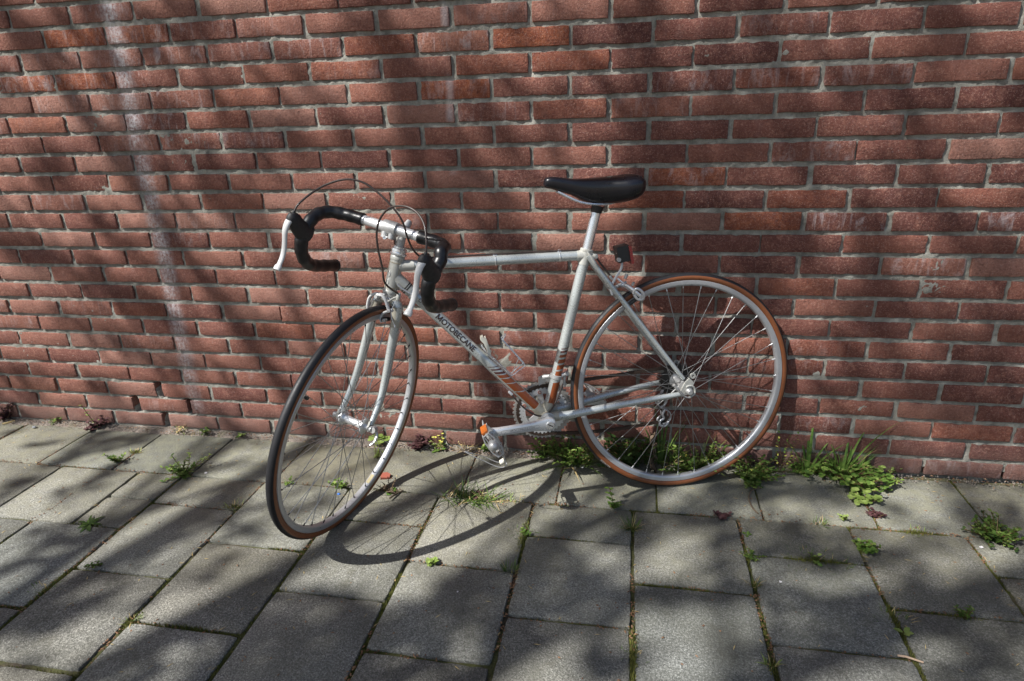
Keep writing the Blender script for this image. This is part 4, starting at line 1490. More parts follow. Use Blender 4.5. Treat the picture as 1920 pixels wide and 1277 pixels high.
# shift levers on the down tube
sh = MB()
sp0 = dtA + dtd * .066
sh.lathe([(.0168, -.006), (.0176, -.005), (.0176, .005), (.0168, .006)], sp0, dtd, 22)
sh.lathe([(.0085, 0), (.0095, .002), (.0095, .009), (.006, .011)], sp0 + Yv * .016, Yv, 16)
sh.lathe([(.0085, 0), (.0095, .002), (.0095, .009), (.006, .011)], sp0 - Yv * .016, -Yv, 16)
shf = sh.obj('shifter_clamp', M['alu_dull'], bike)
for s in (1, -1):
    MB().sweep(smooth_path([sp0 + Yv * s * .021, sp0 + Yv * s * .024 + Vector((.012, 0, .010)), sp0 + Yv * s * .025 + Vector((.030, 0, .024)), sp0 + Yv * s * .024 + Vector((.040, 0, .036))], 4), [.0045] * 5 + [.0040] * 4 + [.0048] * 4, 10, up=Yv, flat=.6).obj('shift_lever', M['alu'], shf)
cs = MB()
cs.lathe([(.0168, -.0018), (.0172, 0), (.0168, .0018)], dtA + dtd * .036, dtd, 22)
cs.obj('cable_band', M['black_steel'], bike)
cs = MB().lathe([(.0168, -.0018), (.0172, 0), (.0168, .0018)], dtA + dtd * .042, dtd, 22)
cs.obj('cable_band', M['black_steel'], bike)
# gear cable under the down tube and up to the derailleur
cable('gear_cable', [O(.300, .016, .318), O(.200, .016, .206), O(.105, .016, .092)], .0007, 'steel', 4)
cable('gear_cable', [O(.100, .018, .084), O(.080, .022, .056), O(.052, .026, .028), O(.020, .027, .012), O(-.006, .026, .022), O(-.030, .022, .056), O(-.050, .014, .100)], .0025, 'cable', 6)
MB().lathe([(.0042, 0), (.0042, .012), (.003, .014)], O(.098, .018, .082), (.66, 0, .75), 10).obj('cable_stop', M['alu'], bike)

# bottle cage on the down tube
cg = MB()
for s in (1, -1):
    w_ = s * .011
    cg.sweep(smooth_path([O(.176, w_ * .7, .232), O(.165, w_, .212), O(.135, w_, .178), O(.103, w_, .142)], 4), .0016, 8)
    cg.sweep(smooth_path([O(.103, w_, .142), O(.094, w_, .137), O(.076, w_ * 1.2, .150), O(.056, w_ * 1.2, .163)], 4), .0014, 8)
    cg.sweep([O(.056, w_ * 1.2, .163), O(.090, w_ * 1.1, .208), O(.118, w_, .243)], .0014, 8)
cg.sweep(smooth_path([O(.118, .011, .243), O(.108, .008, .254), O(.106, 0, .258), O(.108, -.008, .254), O(.118, -.011, .243)], 4), .0014, 8)
cg.sweep([O(.074, .013, .186), O(.096, .012, .140)], .0013, 8)
cg.sweep([O(.056, -.013, .163), O(.056, .013, .163)], .0013, 8)
cage = cg.obj('bottle_cage', M['chrome'], bike)
ck = MB()
ck.prism([(0, 0), (.010, .002), (.014, .016), (.024, .034), (.036, .044), (.034, .056), (.030, .052), (.026, .058), (.021, .051), (.014, .055), (.008, .040), (.002, .020)], O(.150, 0, .197), (.70, 0, .14), (.05, 0, 1.0), .016)
ck.obj('cage_hook', M['white_plastic'], cage)

# rear derailleur, hanging on the far side
rd = MB()
S_ = [(-.398, .044), (-.392, .022), (-.378, .010), (-.362, .002), (-.357, -.014), (-.364, -.028), (-.380, -.036), (-.395, -.048), (-.398, -.066), (-.388, -.080), (-.372, -.084)]
rd.sweep(smooth_path([O(a, -.070, b) for a, b in S_], 4), .0042, 10, flat=.5, up=Yv)
rd.sweep(smooth_path([O(a, -.070, b) for a, b in [(-.364, -.028), (-.376, -.022), (-.383, -.008), (-.378, .008)]], 4), .0036, 10)
rd.sweep(smooth_path([O(a, -.070, b) for a, b in [(-.380, -.036), (-.376, -.052), (-.378, -.066), (-.366, -.074), (-.366, -.086), (-.378, -.088)]], 4), .0036, 10)
rd.sweep([O(-.406, -.066, .048), O(-.396, -.078, .026), O(-.378, -.074, .006)], [.009, .0095, .007], 12)
rd.sweep(smooth_path([O(a, -.047, b) for a, b in S_[3:]], 4), .0046, 10, flat=.5, up=Yv)
rd.sweep(smooth_path([O(a, -.047, b) for a, b in [(-.364, -.028), (-.376, -.022), (-.383, -.008), (-.376, .006), (-.362, .002)]], 4), .0040, 10)
rd.sweep(smooth_path([O(a, -.047, b) for a, b in [(-.380, -.036), (-.372, -.052), (-.376, -.066), (-.364, -.074), (-.366, -.088), (-.380, -.092), (-.392, -.080)]], 4), .0038, 10)
rdo = rd.obj('rear_derailleur', M['rim'], bike)
for x, z in ((-.371, -.010), (-.379, -.072)):
    MB().lathe([(.004, -.003), (.0155, -.003), (.0155, .003), (.004, .003)], O(x, -.056, z), Yv, 11).obj('jockey_wheel', M['black_plastic'], rdo, smooth=False)

# ---------------------------------------------------------------- plants
class Plant:
    """builds one small plant as foliage + stem meshes in local coordinates"""
    def __init__(self, seed):
        self.rg = random.Random(seed)
        self.parts = {}
        self.single = []
    def mb(self, name, mat):
        key = (name, mat)
        if key not in self.parts: self.parts[key] = MB()
        return self.parts[key]
    def blade(self, base, az, lean, L, w, mat='grass', bend=1.0, name='blade'):
        m = MB(); self.single.append((name, mat, m))
        rg = self.rg
        n = 6
        p = Vector(base)
        d = Vector((math.cos(az) * math.sin(lean), math.sin(az) * math.sin(lean), math.cos(lean)))
        side = Vector((-math.sin(az), math.cos(az), 0))
        vs = []
        for i in range(n + 1):
            t = i / n
            ww = w * (1 - t ** 1.8) * (.6 + .4 * min(1, t * 4)) + .0002
            up = d.cross(side)
            vs += [p - side * ww / 2, p + up * ww * .22, p + side * ww / 2]
            ax = bend * (.10 + .35 * t)
            d = (d + Vector((math.cos(az), math.sin(az), -.55)) * ax * .32).normalized()
            p = p + d * L / n
            if p.z < .001: p.z = .001
        fs = []
        for i in range(n):
            for k in (0, 1):
                fs.append((i * 3 + k, i * 3 + k + 1, i * 3 + k + 4, i * 3 + k + 3))
        m.add(vs, fs)
    def leaf(self, base, d, up, L, w, mat='leaf', kind='oval', curl=.2, name='leaf'):
        m = MB(); self.single.append((name, mat, m))
        d = Vector(d).normalized()
        side = d.cross(Vector(up)).normalized()
        nrm = side.cross(d).normalized()
        prof = {'oval': [(0, .12), (.2, .7), (.5, 1), (.8, .65), (1, .05)],
                'round': [(0, .35), (.12, .8), (.45, 1.05), (.8, .8), (1, .25)],
                'spear': [(0, .15), (.25, .8), (.45, .75), (.75, .4), (1, .03)],
                'lobed': [(0, .15), (.18, .75), (.34, .45), (.52, 1), (.68, .55), (.82, .7), (1, .08)]}[kind]
        vs = []
        for t, k in prof:
            z = -curl * L * t * t
            c = Vector(base) + d * L * t + nrm * z
            vs += [c - side * w * k / 2 + nrm * .10 * w * k, c, c + side * w * k / 2 + nrm * .10 * w * k]
        fs = []
        for i in range(len(prof) - 1):
            for k in (0, 1):
                fs.append((i * 3 + k, i * 3 + k + 1, i * 3 + k + 4, i * 3 + k + 3))
        m.add(vs, fs)
    def stalk(self, pts, r, mat='stem', name='stem'):
        self.mb(name, mat).sweep(smooth_path(pts, 3), r, 5)
    def grass(self, n, L, spread, w=.004, mat='grass', leanmax=1.1, dry=.08, leanmin=.08, wild=False, ox=0., oy=0.):
        rg = self.rg
        for _ in range(n):
            a = rg.uniform(0, 2 * PI)
            r_ = spread * math.sqrt(rg.random())
            b = (ox + r_ * math.cos(a), oy + r_ * math.sin(a) * (.25 if wild else .6), 0)
            if wild: a = rg.uniform(0, 2 * PI)
            mm = 'dry' if rg.random() < dry else mat
            self.blade(b, a + rg.uniform(-.9, .9), rg.uniform(leanmin, leanmax), L * rg.uniform(.45, 1.1), w * rg.uniform(.6, 1.2), mm, rg.uniform(.4, 1.4))
    def sprawl(self, n, L, leafL, mat='leaf', up=.5, kind='oval', per=7, stem='stem', front=None, ratio=.75):
        """branching stems set with small leaves (chickweed, nettle, spurge)"""
        rg = self.rg
        for _ in range(n):
            a = rg.uniform(0, 2 * PI) if front is None else front + rg.uniform(-1.2, 1.2)
            ln = L * rg.uniform(.5, 1.1)
            e = up * rg.uniform(.3, 1.3)
            pts = [Vector((rg.uniform(-.01, .01), rg.uniform(-.006, .006), 0))]
            d = Vector((math.cos(a), math.sin(a), e)).normalized()
            for i in range(4):
                d = (d + Vector((rg.uniform(-.25, .25), rg.uniform(-.25, .25), rg.uniform(-.15, .22) * (1 if up > .3 else .3)))).normalized()
                q = pts[-1] + d * ln / 4
                q.z = max(q.z, .003)
                pts.append(q)
            self.stalk(pts, .0008 + .004 * ln, stem)
            P = smooth_path(pts, 4)
            for i in range(per):
                t = (i + 1) / per
                c = P[int(t * (len(P) - 1))]
                for s in (0, PI):
                    aa = a + PI / 2 + s + rg.uniform(-.6, .6) + i * 1.3
                    ll = leafL * rg.uniform(.55, 1.15)
                    self.leaf(c, (math.cos(aa), math.sin(aa), rg.uniform(.05, .7)), (rg.uniform(-.3, .3), rg.uniform(-.3, .3), 1), ll, ll * ratio, mat if rg.random() < .8 or mat != 'leaf' else 'lime', kind, rg.uniform(0, .3))
    def rosette(self, n, L, w, mat='leaf', kind='oval', up=.3):
        rg = self.rg
        for i in range(n):
            a = i * 2.4 + rg.uniform(-.3, .3)
            self.leaf((.002 * math.cos(a), .002 * math.sin(a), .002), (math.cos(a), math.sin(a), up * rg.uniform(.4, 1.6)), (0, 0, 1), L * rg.uniform(.6, 1.1), w * rg.uniform(.8, 1.2), mat, kind, .25)
    def rounds(self, n, H, leafL, spread, mat='leaf'):
        rg = self.rg
        for _ in range(n):
            a = rg.uniform(0, 2 * PI); r_ = spread * math.sqrt(rg.random())
            h = H * rg.uniform(.4, 1.1)
            top = Vector((r_ * math.cos(a), r_ * math.sin(a) * .7, h))
            self.stalk([Vector((top.x * .15, top.y * .15, 0)), Vector((top.x * .6, top.y * .6, h * .6)), top], .0008)
            for k in range(3):
                aa = k * 2.1 + rg.uniform(-.4, .4)
                ll = leafL * rg.uniform(.7, 1.1)
                self.leaf(top, (math.cos(aa), math.sin(aa), rg.uniform(-.1, .35)), (rg.uniform(-.2, .2), rg.uniform(-.3, .1), 1), ll, ll * 1.05, mat if rg.random() < .75 else 'lime', 'round', .1)
    def mossy(self, n, sx, sy, h, mat='moss'):
        rg = self.rg
        m = self.mb('moss', mat)
        for _ in range(n):
            x, y = rg.gauss(0, sx / 2), rg.gauss(0, sy / 2)
            k = max(0, 1 - (x / sx) ** 2 - (y / sy) ** 2)
            a = rg.uniform(0, 2 * PI); s = rg.uniform(.0012, .0024)
            hh = h * (k + .15) * rg.uniform(.5, 1.2)
            m.add([(x - s * math.cos(a), y - s * math.sin(a), -.006), (x + s * math.cos(a), y + s * math.sin(a), -.006), (x + rg.uniform(-.003, .003), y + rg.uniform(-.003, .003), hh)], [(0, 1, 2)])
    def flowers(self, n, H, r, mat='yellow', spread=.02):
        rg = self.rg
        for _ in range(n):
            a = rg.uniform(0, 2 * PI); q_ = spread * math.sqrt(rg.random())
            top = Vector((q_ * math.cos(a), q_ * math.sin(a), H * rg.uniform(.7, 1.1)))
            self.stalk([Vector((0, 0, 0)), top * .6 + Vector((.002, 0, 0)), top], .0006)
            for k in range(5):
                aa = k * 2 * PI / 5
                self.leaf(top, (math.cos(aa), math.sin(aa), .5), (0, 0, 1), r, r * .7, mat, 'oval', .1, 'petal')
    def build(self, name, x, y, label, cat, z=0, group=None):
        # few leaves: each its own part; many: one part of kind stuff per look
        cnt = len(self.single)
        group = group or ('plants at the foot of the wall' if y > -.11 else 'plants in the paving joints')
        e = empty(name, (x, y, z))
        for nm, mat, m in self.single:
            if cnt <= 24:
                m.obj(nm, M[mat], e, auto=False)
            else:
                self.mb(nm, mat).add(m.v, m.f)
        if cnt <= 24 and cnt > 0 or len(self.parts) > 1:
            pass
        if len(self.parts) == 1 and not (0 < cnt <= 24):
            bpy.data.objects.remove(e)
            (nm, mat), m = next(iter(self.parts.items()))
            o = m.obj(name, M[mat], None, auto=False)
            o.location = (x, y, z)
            return tag(o, label, cat, group)
        for (nm, mat), m in self.parts.items():
            q_ = m.obj(nm, M[mat], e, auto=False)
            if nm in ('moss', 'leaf', 'blade', 'petal', 'stem'): q_['kind'] = 'stuff'
        return tag(e, label, cat, group)

# along the foot of the wall
P = Plant(1); P.sprawl(12, .095, .016, 'purple', 1.6, 'spear', 9, front=-.3); P.sprawl(3, .11, .014, 'lime', 2.0, 'spear', 8, front=2.6); P.sprawl(3, .05, .015, 'dark_leaf', .9, 'spear', 7); P.grass(8, .05, .02, .0025)
P.build('weed', -.72, -.018, 'reddish weed with a pale green shoot at the wall foot, farthest left', 'weed')
P = Plant(2); P.sprawl(3, .055, .015, 'leaf', 1.3, 'spear', 6); P.leaf((.03, .0, .03), (.6, -.2, -.7), (0, 0, 1), .028, .02, 'deadstalk', 'oval', .6)
P.build('weed', -.50, -.014, 'small weed with one dead curled leaf against the lowest bricks near the left edge', 'weed')
P = Plant(3); P.sprawl(9, .055, .021, 'purple', .8, 'oval', 6); P.sprawl(2, .11, .013, 'leaf', 1.8, 'spear', 7, front=2.4)
P.build('weed', -.285, -.024, 'dark purple rosette weed at the wall foot left of the open wall joints', 'weed')
P = Plant(4); P.grass(22, .030, .030, .0022, 'lime', 1.3, .3); P.sprawl(3, .045, .010, 'dry', .6, 'spear', 5); P.mossy(120, .05, .018, .010)
P.build('grass_tuft', .062, -.020, 'small yellow-green tuft at the wall foot just right of the open wall joints', 'grass tuft')
P = Plant(5); P.sprawl(5, .035, .012, 'leaf', .8, 'oval', 5); P.mossy(100, .04, .015, .008)
P.build('weed', .170, -.018, 'low green weed at the wall foot between the open wall joints and the front wheel', 'weed')
P = Plant(6); P.sprawl(4, .04, .013, 'leaf', .7, 'oval', 5)
P.build('weed', .33, -.016, 'tiny weed at the wall foot close left of the front tyre', 'weed')
P = Plant(7); P.rounds(8, .042, .020, .034, 'lime'); P.leaf((0, -.004, 0), (.2, -.3, .8), (0, 0, 1), .026, .014, 'dry', 'oval', .1)
P.build('weed', .868, -.022, 'round-leaved bright green weed at the wall foot seen through the front wheel rim', 'weed')
P = Plant(8); P.sprawl(16, .055, .014, 'purple', 1.3, 'oval', 8, front=.5); P.sprawl(4, .050, .012, 'purple', .5, 'oval', 7, front=-2.4); P.flowers(3, .012, .009, 'magenta', .02)
P.build('weed', 1.005, -.028, 'purple dead-nettle with a pink flower at the wall foot right of the front wheel', 'weed')
P = Plant(9); P.rosette(8, .040, .017, 'leaf', 'oval', .5); P.flowers(8, .055, .006, 'yellow', .025); P.sprawl(4, .045, .012, 'lime', 1.3, 'oval', 5)
P.build('weed', 1.085, -.026, 'broad-leaved green weed with small yellow flowers at the wall foot, beside the purple one', 'weed')
P = Plant(10); P.grass(26, .06, .035, .0018, 'dry', 1.4, .9); P.sprawl(5, .06, .008, 'dry', .5, 'spear', 4, stem='dry')
P.build('dry_grass', 1.19, -.022, 'dry straw-coloured stems at the wall foot left of the pedal', 'dry grass')
P = Plant(11); P.sprawl(4, .045, .013, 'leaf', 1.4, 'oval', 5); P.grass(8, .04, .01, .002)
P.build('weed', 1.262, -.016, 'small green weed at the wall foot just behind the hanging pedal', 'weed')
P = Plant(12); P.grass(80, .13, .060, .0056, 'grass', 1.35, .05); P.sprawl(26, .10, .016, 'leaf', .9, 'spear', 9); P.sprawl(3, .04, .016, 'purple', .5, 'oval', 5)
P.build('weed_clump', 1.560, -.052, 'thick clump of grass and leafy weeds below the crank, left of the rear tyre', 'weeds')
P = Plant(121); P.sprawl(16, .10, .014, 'leaf', 1.3, 'oval', 9); P.grass(14, .08, .03, .004, 'lime'); P.flowers(4, .06, .006, 'yellow', .03)
P.build('weed_clump', 1.475, -.022, 'smaller leafy weeds under the chainring, against the wall', 'weeds')
P = Plant(13); P.sprawl(36, .13, .020, 'dark_leaf', 1.0, 'oval', 9); P.sprawl(12, .12, .015, 'leaf', 1.2, 'oval', 9); P.grass(46, .17, .06, .006, 'grass', .8)
P.build('weed_clump', 1.735, -.030, 'dark leafy weeds behind the lower left of the rear wheel', 'weeds')
P = Plant(14)
for a, l, ln in ((1.9, .20, .22), (1.2, .30, .21), (2.6, .36, .19), (.4, .40, .19), (-2.8, .5, .15), (-.3, .6, .17), (2.2, .08, .25), (.9, .6, .15), (1.5, .12, .24), (2.9, .2, .20), (.1, .25, .20), (1.0, .1, .22)):
    P.blade((.006 * math.cos(a), .004 * math.sin(a), 0), a, l, ln, .0085, 'grass', .6)
P.grass(40, .15, .05, .007, 'grass', .9)
P.build('grass_tuft', 1.842, -.030, 'tall broad-bladed grass rising behind the hub of the rear wheel', 'grass tuft')
P = Plant(15); P.stalk([(0, 0, 0), (.004, -.01, .05), (-.003, -.012, .10), (.003, -.01, .14)], .0016, 'deadstalk')
for i in range(34):
    a = P.rg.uniform(0, 6.28); z = .01 + .125 * i / 34
    P.leaf((0, -.008, z), (math.cos(a), math.sin(a), P.rg.uniform(-.8, .2)), (0, 0, 1), .020 * P.rg.uniform(.6, 1.1), .011, 'deadstalk', 'oval', .7)
P.build('dead_stalk', 1.815, -.058, 'brown withered stalk with shrivelled leaves standing behind the rear spokes', 'dead plant')
P = Plant(16); P.sprawl(34, .12, .015, 'leaf', .9, 'oval', 9); P.sprawl(9, .11, .011, 'lime', 1.3, 'round', 9); P.flowers(9, .06, .005, 'yellow', .05); P.grass(36, .14, .06, .0050, 'lime', 1.0)
P.build('weed_clump', 1.955, -.044, 'green chickweed with tiny pale flowers behind the lower right of the rear wheel', 'weeds')
P = Plant(17); P.sprawl(34, .11, .013, 'leaf', .6, 'oval', 10, front=-.9); P.sprawl(12, .09, .012, 'leaf', 1.2, 'oval', 9); P.flowers(6, .04, .005, 'yellow', .05); P.grass(8, .07, .02, .003)
P.build('weed_clump', 2.105, -.070, 'sprawling chickweed on the tile right of the rear tyre contact', 'weeds')
P = Plant(18)
for k in range(3):
    x0 = .01 * k
    P.stalk([(x0, 0, 0), (x0 + .01, -.01, .06), (x0 + .02 * (k - .4), -.012, .12), (x0 + .035 * (k - .6), -.012, .165 - .02 * k)], .0009, 'stem')
    for i in range(12):
        z = .04 + .010 * i; a = P.rg.uniform(0, 6.28)
        P.leaf((x0 + .12 * z * (k - .3), -.012, z), (math.cos(a), math.sin(a), .5), (0, 0, 1), .010, .006, 'leaf' if i % 3 else 'yellow', 'oval', .1)
P.build('wispy_weed', 2.200, -.034, 'thin wispy seeding weed standing just right of the rear tyre', 'weed')
P = Plant(19)
for a, l, ln in ((1.4, .03, .22), (1.7, .10, .20), (2.8, .45, .16), (.1, .55, .15), (.4, .35, .14), (-2.7, .7, .14), (2.2, .2, .17)):
    P.blade((.004 * math.cos(a), .003 * math.sin(a), .0), a, l, ln, .011, 'leaf', .8)
P.sprawl(16, .08, .014, 'leaf', .8, 'oval', 7)
P.grass(24, .08, .04, .005, 'leaf', 1.0)
P.build('grass_tuft', 2.298, -.022, 'upright broad green grass blades against the wall right of the rear wheel', 'grass tuft')
P = Plant(20); P.grass(130, .14, .045, .0048, 'leaf', 1.05, .06); P.sprawl(14, .09, .014, 'leaf', .9, 'round', 7)
for a, l, ln in ((.5, .22, .23), (.15, .40, .24), (2.5, .3, .19), (1.2, .12, .20), (.8, .3, .20)):
    P.blade((.004 * math.cos(a), .003 * math.sin(a), .0), a, l, ln, .0085, 'leaf', 1.0)
P.build('grass_tuft', 2.400, -.026, 'dense bright grass tuft with long arching blades, right of the upright broad blades', 'grass tuft')
P = Plant(21); P.rounds(60, .045, .0135, .105, 'leaf'); P.sprawl(16, .10, .012, 'leaf', .35, 'round', 8, front=-.5)
P.build('weed_clump', 2.415, -.070, 'patch of small round leaves spilling over the tile in front of the dense grass tuft', 'weeds')
P = Plant(22); P.rounds(16, .024, .014, .042, 'lime')
P.build('weed', 2.418, -.168, 'end of a round-leaved trailing weed hanging towards the tile joint', 'weed')
P = Plant(221); P.sprawl(5, .07, .012, 'lime', .6, 'oval', 7, front=.2)
P.build('weed', 2.520, -.028, 'small pale weed at the wall foot right of the round-leaved patch', 'weed')
# out on the pavement
P = Plant(23); P.sprawl(6, .048, .013, 'leaf', 1.1, 'spear', 8)
P.build('weed', -.010, -.250, 'small upright green weed in the tile joint at the far left', 'weed')
P = Plant(24); P.grass(26, .018, .022, .0022, 'lime', 1.3, .5); P.mossy(150, .032, .016, .008)
P.build('moss_patch', .006, -.180, 'yellow-green moss cushion in the joint near the far-left weed', 'moss')
P = Plant(25); P.sprawl(14, .075, .013, 'leaf', .5, 'spear', 9, front=2.7); P.sprawl(6, .050, .013, 'leaf', .7, 'spear', 8); P.sprawl(3, .09, .012, 'lime', 1.0, 'spear', 9, front=1.9)
P.build('weed', .290, -.296, 'spreading green weed on the joint crossing left of the front wheel', 'weed')
P = Plant(26); P.rosette(11, .042, .011, 'dark_leaf', 'lobed', .25); P.rosette(6, .026, .008, 'leaf', 'lobed', .5); P.mossy(160, .07, .012, .006)
P.build('weed', .178, -.582, 'flat dark green rosette in the tile joint at the left edge', 'weed')
P = Plant(27); P.sprawl(3, .035, .010, 'leaf', .8, 'oval', 5)
P.build('weed', .352, -.744, 'tiny weed in the tile joint at the lower left', 'weed')
P = Plant(28); P.mossy(420, .012, .11, .009); P.grass(30, .014, .05, .002, 'grass', 1.2, .2)
P.build('moss_patch', .286, -.835, 'strip of green moss filling the joint at the lower left edge', 'moss')
P = Plant(29); P.grass(24, .022, .030, .0022, 'lime', 1.3, .5); P.mossy(160, .05, .014, .007)
P.build('moss_patch', .560, -.440, 'yellowish moss cushion on the joint crossing left of the front tyre', 'moss')
P = Plant(30); P.sprawl(5, .040, .013, 'leaf', 1.0, 'oval', 6); P.grass(12, .03, .015, .002, 'lime'); P.mossy(120, .03, .014, .006)
P.build('weed', .838, -.292, 'small green sprouts behind the front wheel near the joint crossing', 'weed')
P = Plant(31); P.sprawl(4, .055, .009, 'lime', 1.6, 'oval', 6)
P.build('weed', .885, -.105, 'thin pale sprouts on the tile behind the front rim', 'weed')
P = Plant(32); P.sprawl(14, .045, .007, 'deadstalk', .6, 'spear', 7); P.mossy(300, .08, .016, .008); P.rosette(6, .020, .016, 'leaf', 'round', .4)
P.build('weed', 1.010, -.300, 'brownish purple weed with a few green leaves on the joint, in the front wheel shadow', 'weed')
P = Plant(33); P.grass(60, .075, .09, .0036, 'grass', 1.5, .25, .7, True, -.02); P.grass(30, .095, .05, .0038, 'grass', 1.5, .15, .9, True, .03, -.01); P.grass(22, .06, .03, .003, 'grass', 1.0, .2, .1, True, -.04, .012); P.grass(50, .035, .10, .0024, 'lime', 1.4, .5, .5, True, .06); P.sprawl(5, .05, .010, 'purple', .4, 'spear', 6); P.mossy(300, .13, .016, .008)
P.build('grass_tuft', 1.275, -.302, 'large low grass tuft in the joint crossing between the wheels', 'grass tuft')
P = Plant(34); P.rosette(9, .018, .012, 'lime', 'lobed', .9); P.sprawl(4, .016, .010, 'lime', 1.0, 'lobed', 4)
P.build('weed', 1.236, -.606, 'single lime green seedling on the tile joint below the shadow of the front wheel', 'weed')
P = Plant(35); P.grass(44, .034, .020, .0020, 'grass', .9, .08)
P.build('grass_tuft', 1.446, -.606, 'short dense grass tuft in the joint corner at the bottom centre', 'grass tuft')
P = Plant(36); P.grass(70, .045, .020, .0019, 'grass', 1.1, .2); P.mossy(120, .018, .03, .008)
P.build('grass_tuft', 1.752, -.385, 'fine grass tuft in the joint below the rear wheel', 'grass tuft')
P = Plant(37); P.stalk([(0, 0, 0), (.004, 0, .03), (-.006, .0, .065)], .0010)
for i in range(11):
    a = i * 2.2
    P.leaf((-.0005 * i, 0, .006 * i + .004), (math.cos(a), math.sin(a), .3), (0, 0, 1), .016, .010, 'leaf', 'oval', .2)
P.sprawl(3, .03, .014, 'leaf', .5, 'oval', 5, front=0.)
P.build('weed', 1.690, -.290, 'single upright leafy stem on the joint left below the rear tyre', 'weed')
P = Plant(38); P.rosette(4, .013, .009, 'leaf', 'oval', .5)
P.build('weed', 2.060, -.372, 'tiny two-leaved seedling in the joint below the right half of the rear wheel', 'weed')
P = Plant(39); P.sprawl(8, .028, .008, 'leaf', .5, 'spear', 7); P.mossy(140, .016, .04, .007)
P.build('weed', 2.058, -.466, 'feathery small weed on the joint crossing below the tiny seedling', 'weed')
P = Plant(40); P.grass(26, .026, .014, .0018, 'grass', 1.1, .3); P.mossy(90, .014, .02, .007)
P.build('grass_tuft', 2.048, -.572, 'little grass tuft in the joint, one tile below the feathery weed', 'grass tuft')
P = Plant(41); P.grass(34, .030, .022, .0018, 'grass', 1.2, .15)
P.build('grass_tuft', 2.262, -.296, 'small round grass tuft on the long joint below the round-leaved weeds', 'grass tuft')
P = Plant(42); P.sprawl(4, .040, .008, 'lime', 1.2, 'oval', 6)
P.build('weed', 2.345, -.262, 'pale thin sprig next to the small round grass tuft', 'weed')
P = Plant(43); P.rosette(12, .022, .015, 'leaf', 'oval', .9); P.sprawl(14, .042, .013, 'leaf', 1.1, 'oval', 6); P.mossy(120, .03, .03, .007)
P.build('weed', 2.352, -.400, 'bushy leafy weed at the joint crossing right of the long moss strip', 'weed')
P = Plant(44); P.mossy(900, .11, .018, .010); P.grass(70, .020, .09, .0018, 'grass', 1.2, .3); P.sprawl(3, .03, .011, 'leaf', .6, 'oval', 5)
P.build('moss_patch', 2.215, -.460, 'long strip of moss and grass in the joint under the right side tiles', 'moss')
P = Plant(45); P.mossy(320, .055, .014, .008); P.grass(16, .016, .04, .0018, 'lime', 1.2, .3)
P.build('moss_patch', 2.512, -.300, 'thin moss streak in the joint left of the bushy weed by the right edge', 'moss')
P = Plant(46); P.sprawl(44, .065, .012, 'leaf', .9, 'oval', 8); P.sprawl(10, .075, .011, 'dark_leaf', .35, 'oval', 8); P.grass(10, .06, .02, .002, 'dry')
P.build('weed_clump', 2.700, -.300, 'low bushy green weed on the joint crossing near the right edge', 'weeds')
P = Plant(47); P.sprawl(7, .036, .009, 'leaf', 1.4, 'spear', 8); P.mossy(100, .05, .012, .006)
P.build('weed', 2.495, -.612, 'small feathery green weed in the lower right joint', 'weed')
P = Plant(48); P.rosette(4, .019, .013, 'lime', 'oval', .4)
P.build('weed', 2.345, -.682, 'pale green four-leaved seedling in the lower right joint', 'weed')
P = Plant(49); P.sprawl(5, .022, .013, 'purple', .3, 'oval', 5)
P.build('weed', 2.005, -.296, 'dark purple flat weed on the long joint below the rear wheel', 'weed')
P = Plant(50); P.sprawl(6, .026, .014, 'purple', .4, 'oval', 5)
P.build('weed', 2.430, -.232, 'dark purple flat weed on the joint beneath the round-leaved trailing weed', 'weed')
P = Plant(51); P.grass(26, .028, .012, .0020, 'lime', 1.2, .4); P.mossy(160, .016, .04, .008)
P.build('grass_tuft', 2.040, -.815, 'yellow-green grass tuft in the joint at the bottom edge, right of centre', 'grass tuft')
P = Plant(52); P.mossy(420, .014, .10, .009); P.grass(14, .016, .04, .0018, 'grass', 1.2, .3)
P.build('moss_patch', 1.756, -.830, 'moss filling the joint at the bottom edge right of centre', 'moss')
P = Plant(53); P.mossy(420, .014, .10, .010); P.grass(30, .020, .05, .0020, 'grass', 1.2, .2); P.sprawl(4, .02, .010, 'leaf', .6, 'oval', 4)
P.build('moss_patch', 1.454, -.450, 'moss and sprouts filling the joint between the wheels, below the large grass tuft', 'moss')
P = Plant(54); P.mossy(300, .014, .07, .009); P.grass(22, .020, .04, .0020, 'grass', 1.2, .3)
P.build('moss_patch', 2.338, -.640, 'moss and stubble in the joint above the pale four-leaved seedling', 'moss')
P = Plant(55); P.mossy(420, .11, .014, .006)
P.build('moss_patch', .72, -.905, 'moss strip in the cross joint at the bottom left', 'moss')
P = Plant(56); P.sprawl(4, .030, .009, 'leaf', .5, 'oval', 5); P.grass(10, .02, .012, .002, 'lime'); P.mossy(100, .03, .012, .006)
P.build('weed', .660, -.302, 'tiny green weed on the joint just behind the left side of the front tyre', 'weed')
P = Plant(57); P.mossy(200, .020, .05, .008); P.grass(18, .018, .03, .002, 'lime', 1.2, .4)
P.build('moss_patch', .585, -.905, 'yellow moss cushion in the corner of the joints at the bottom left', 'moss')

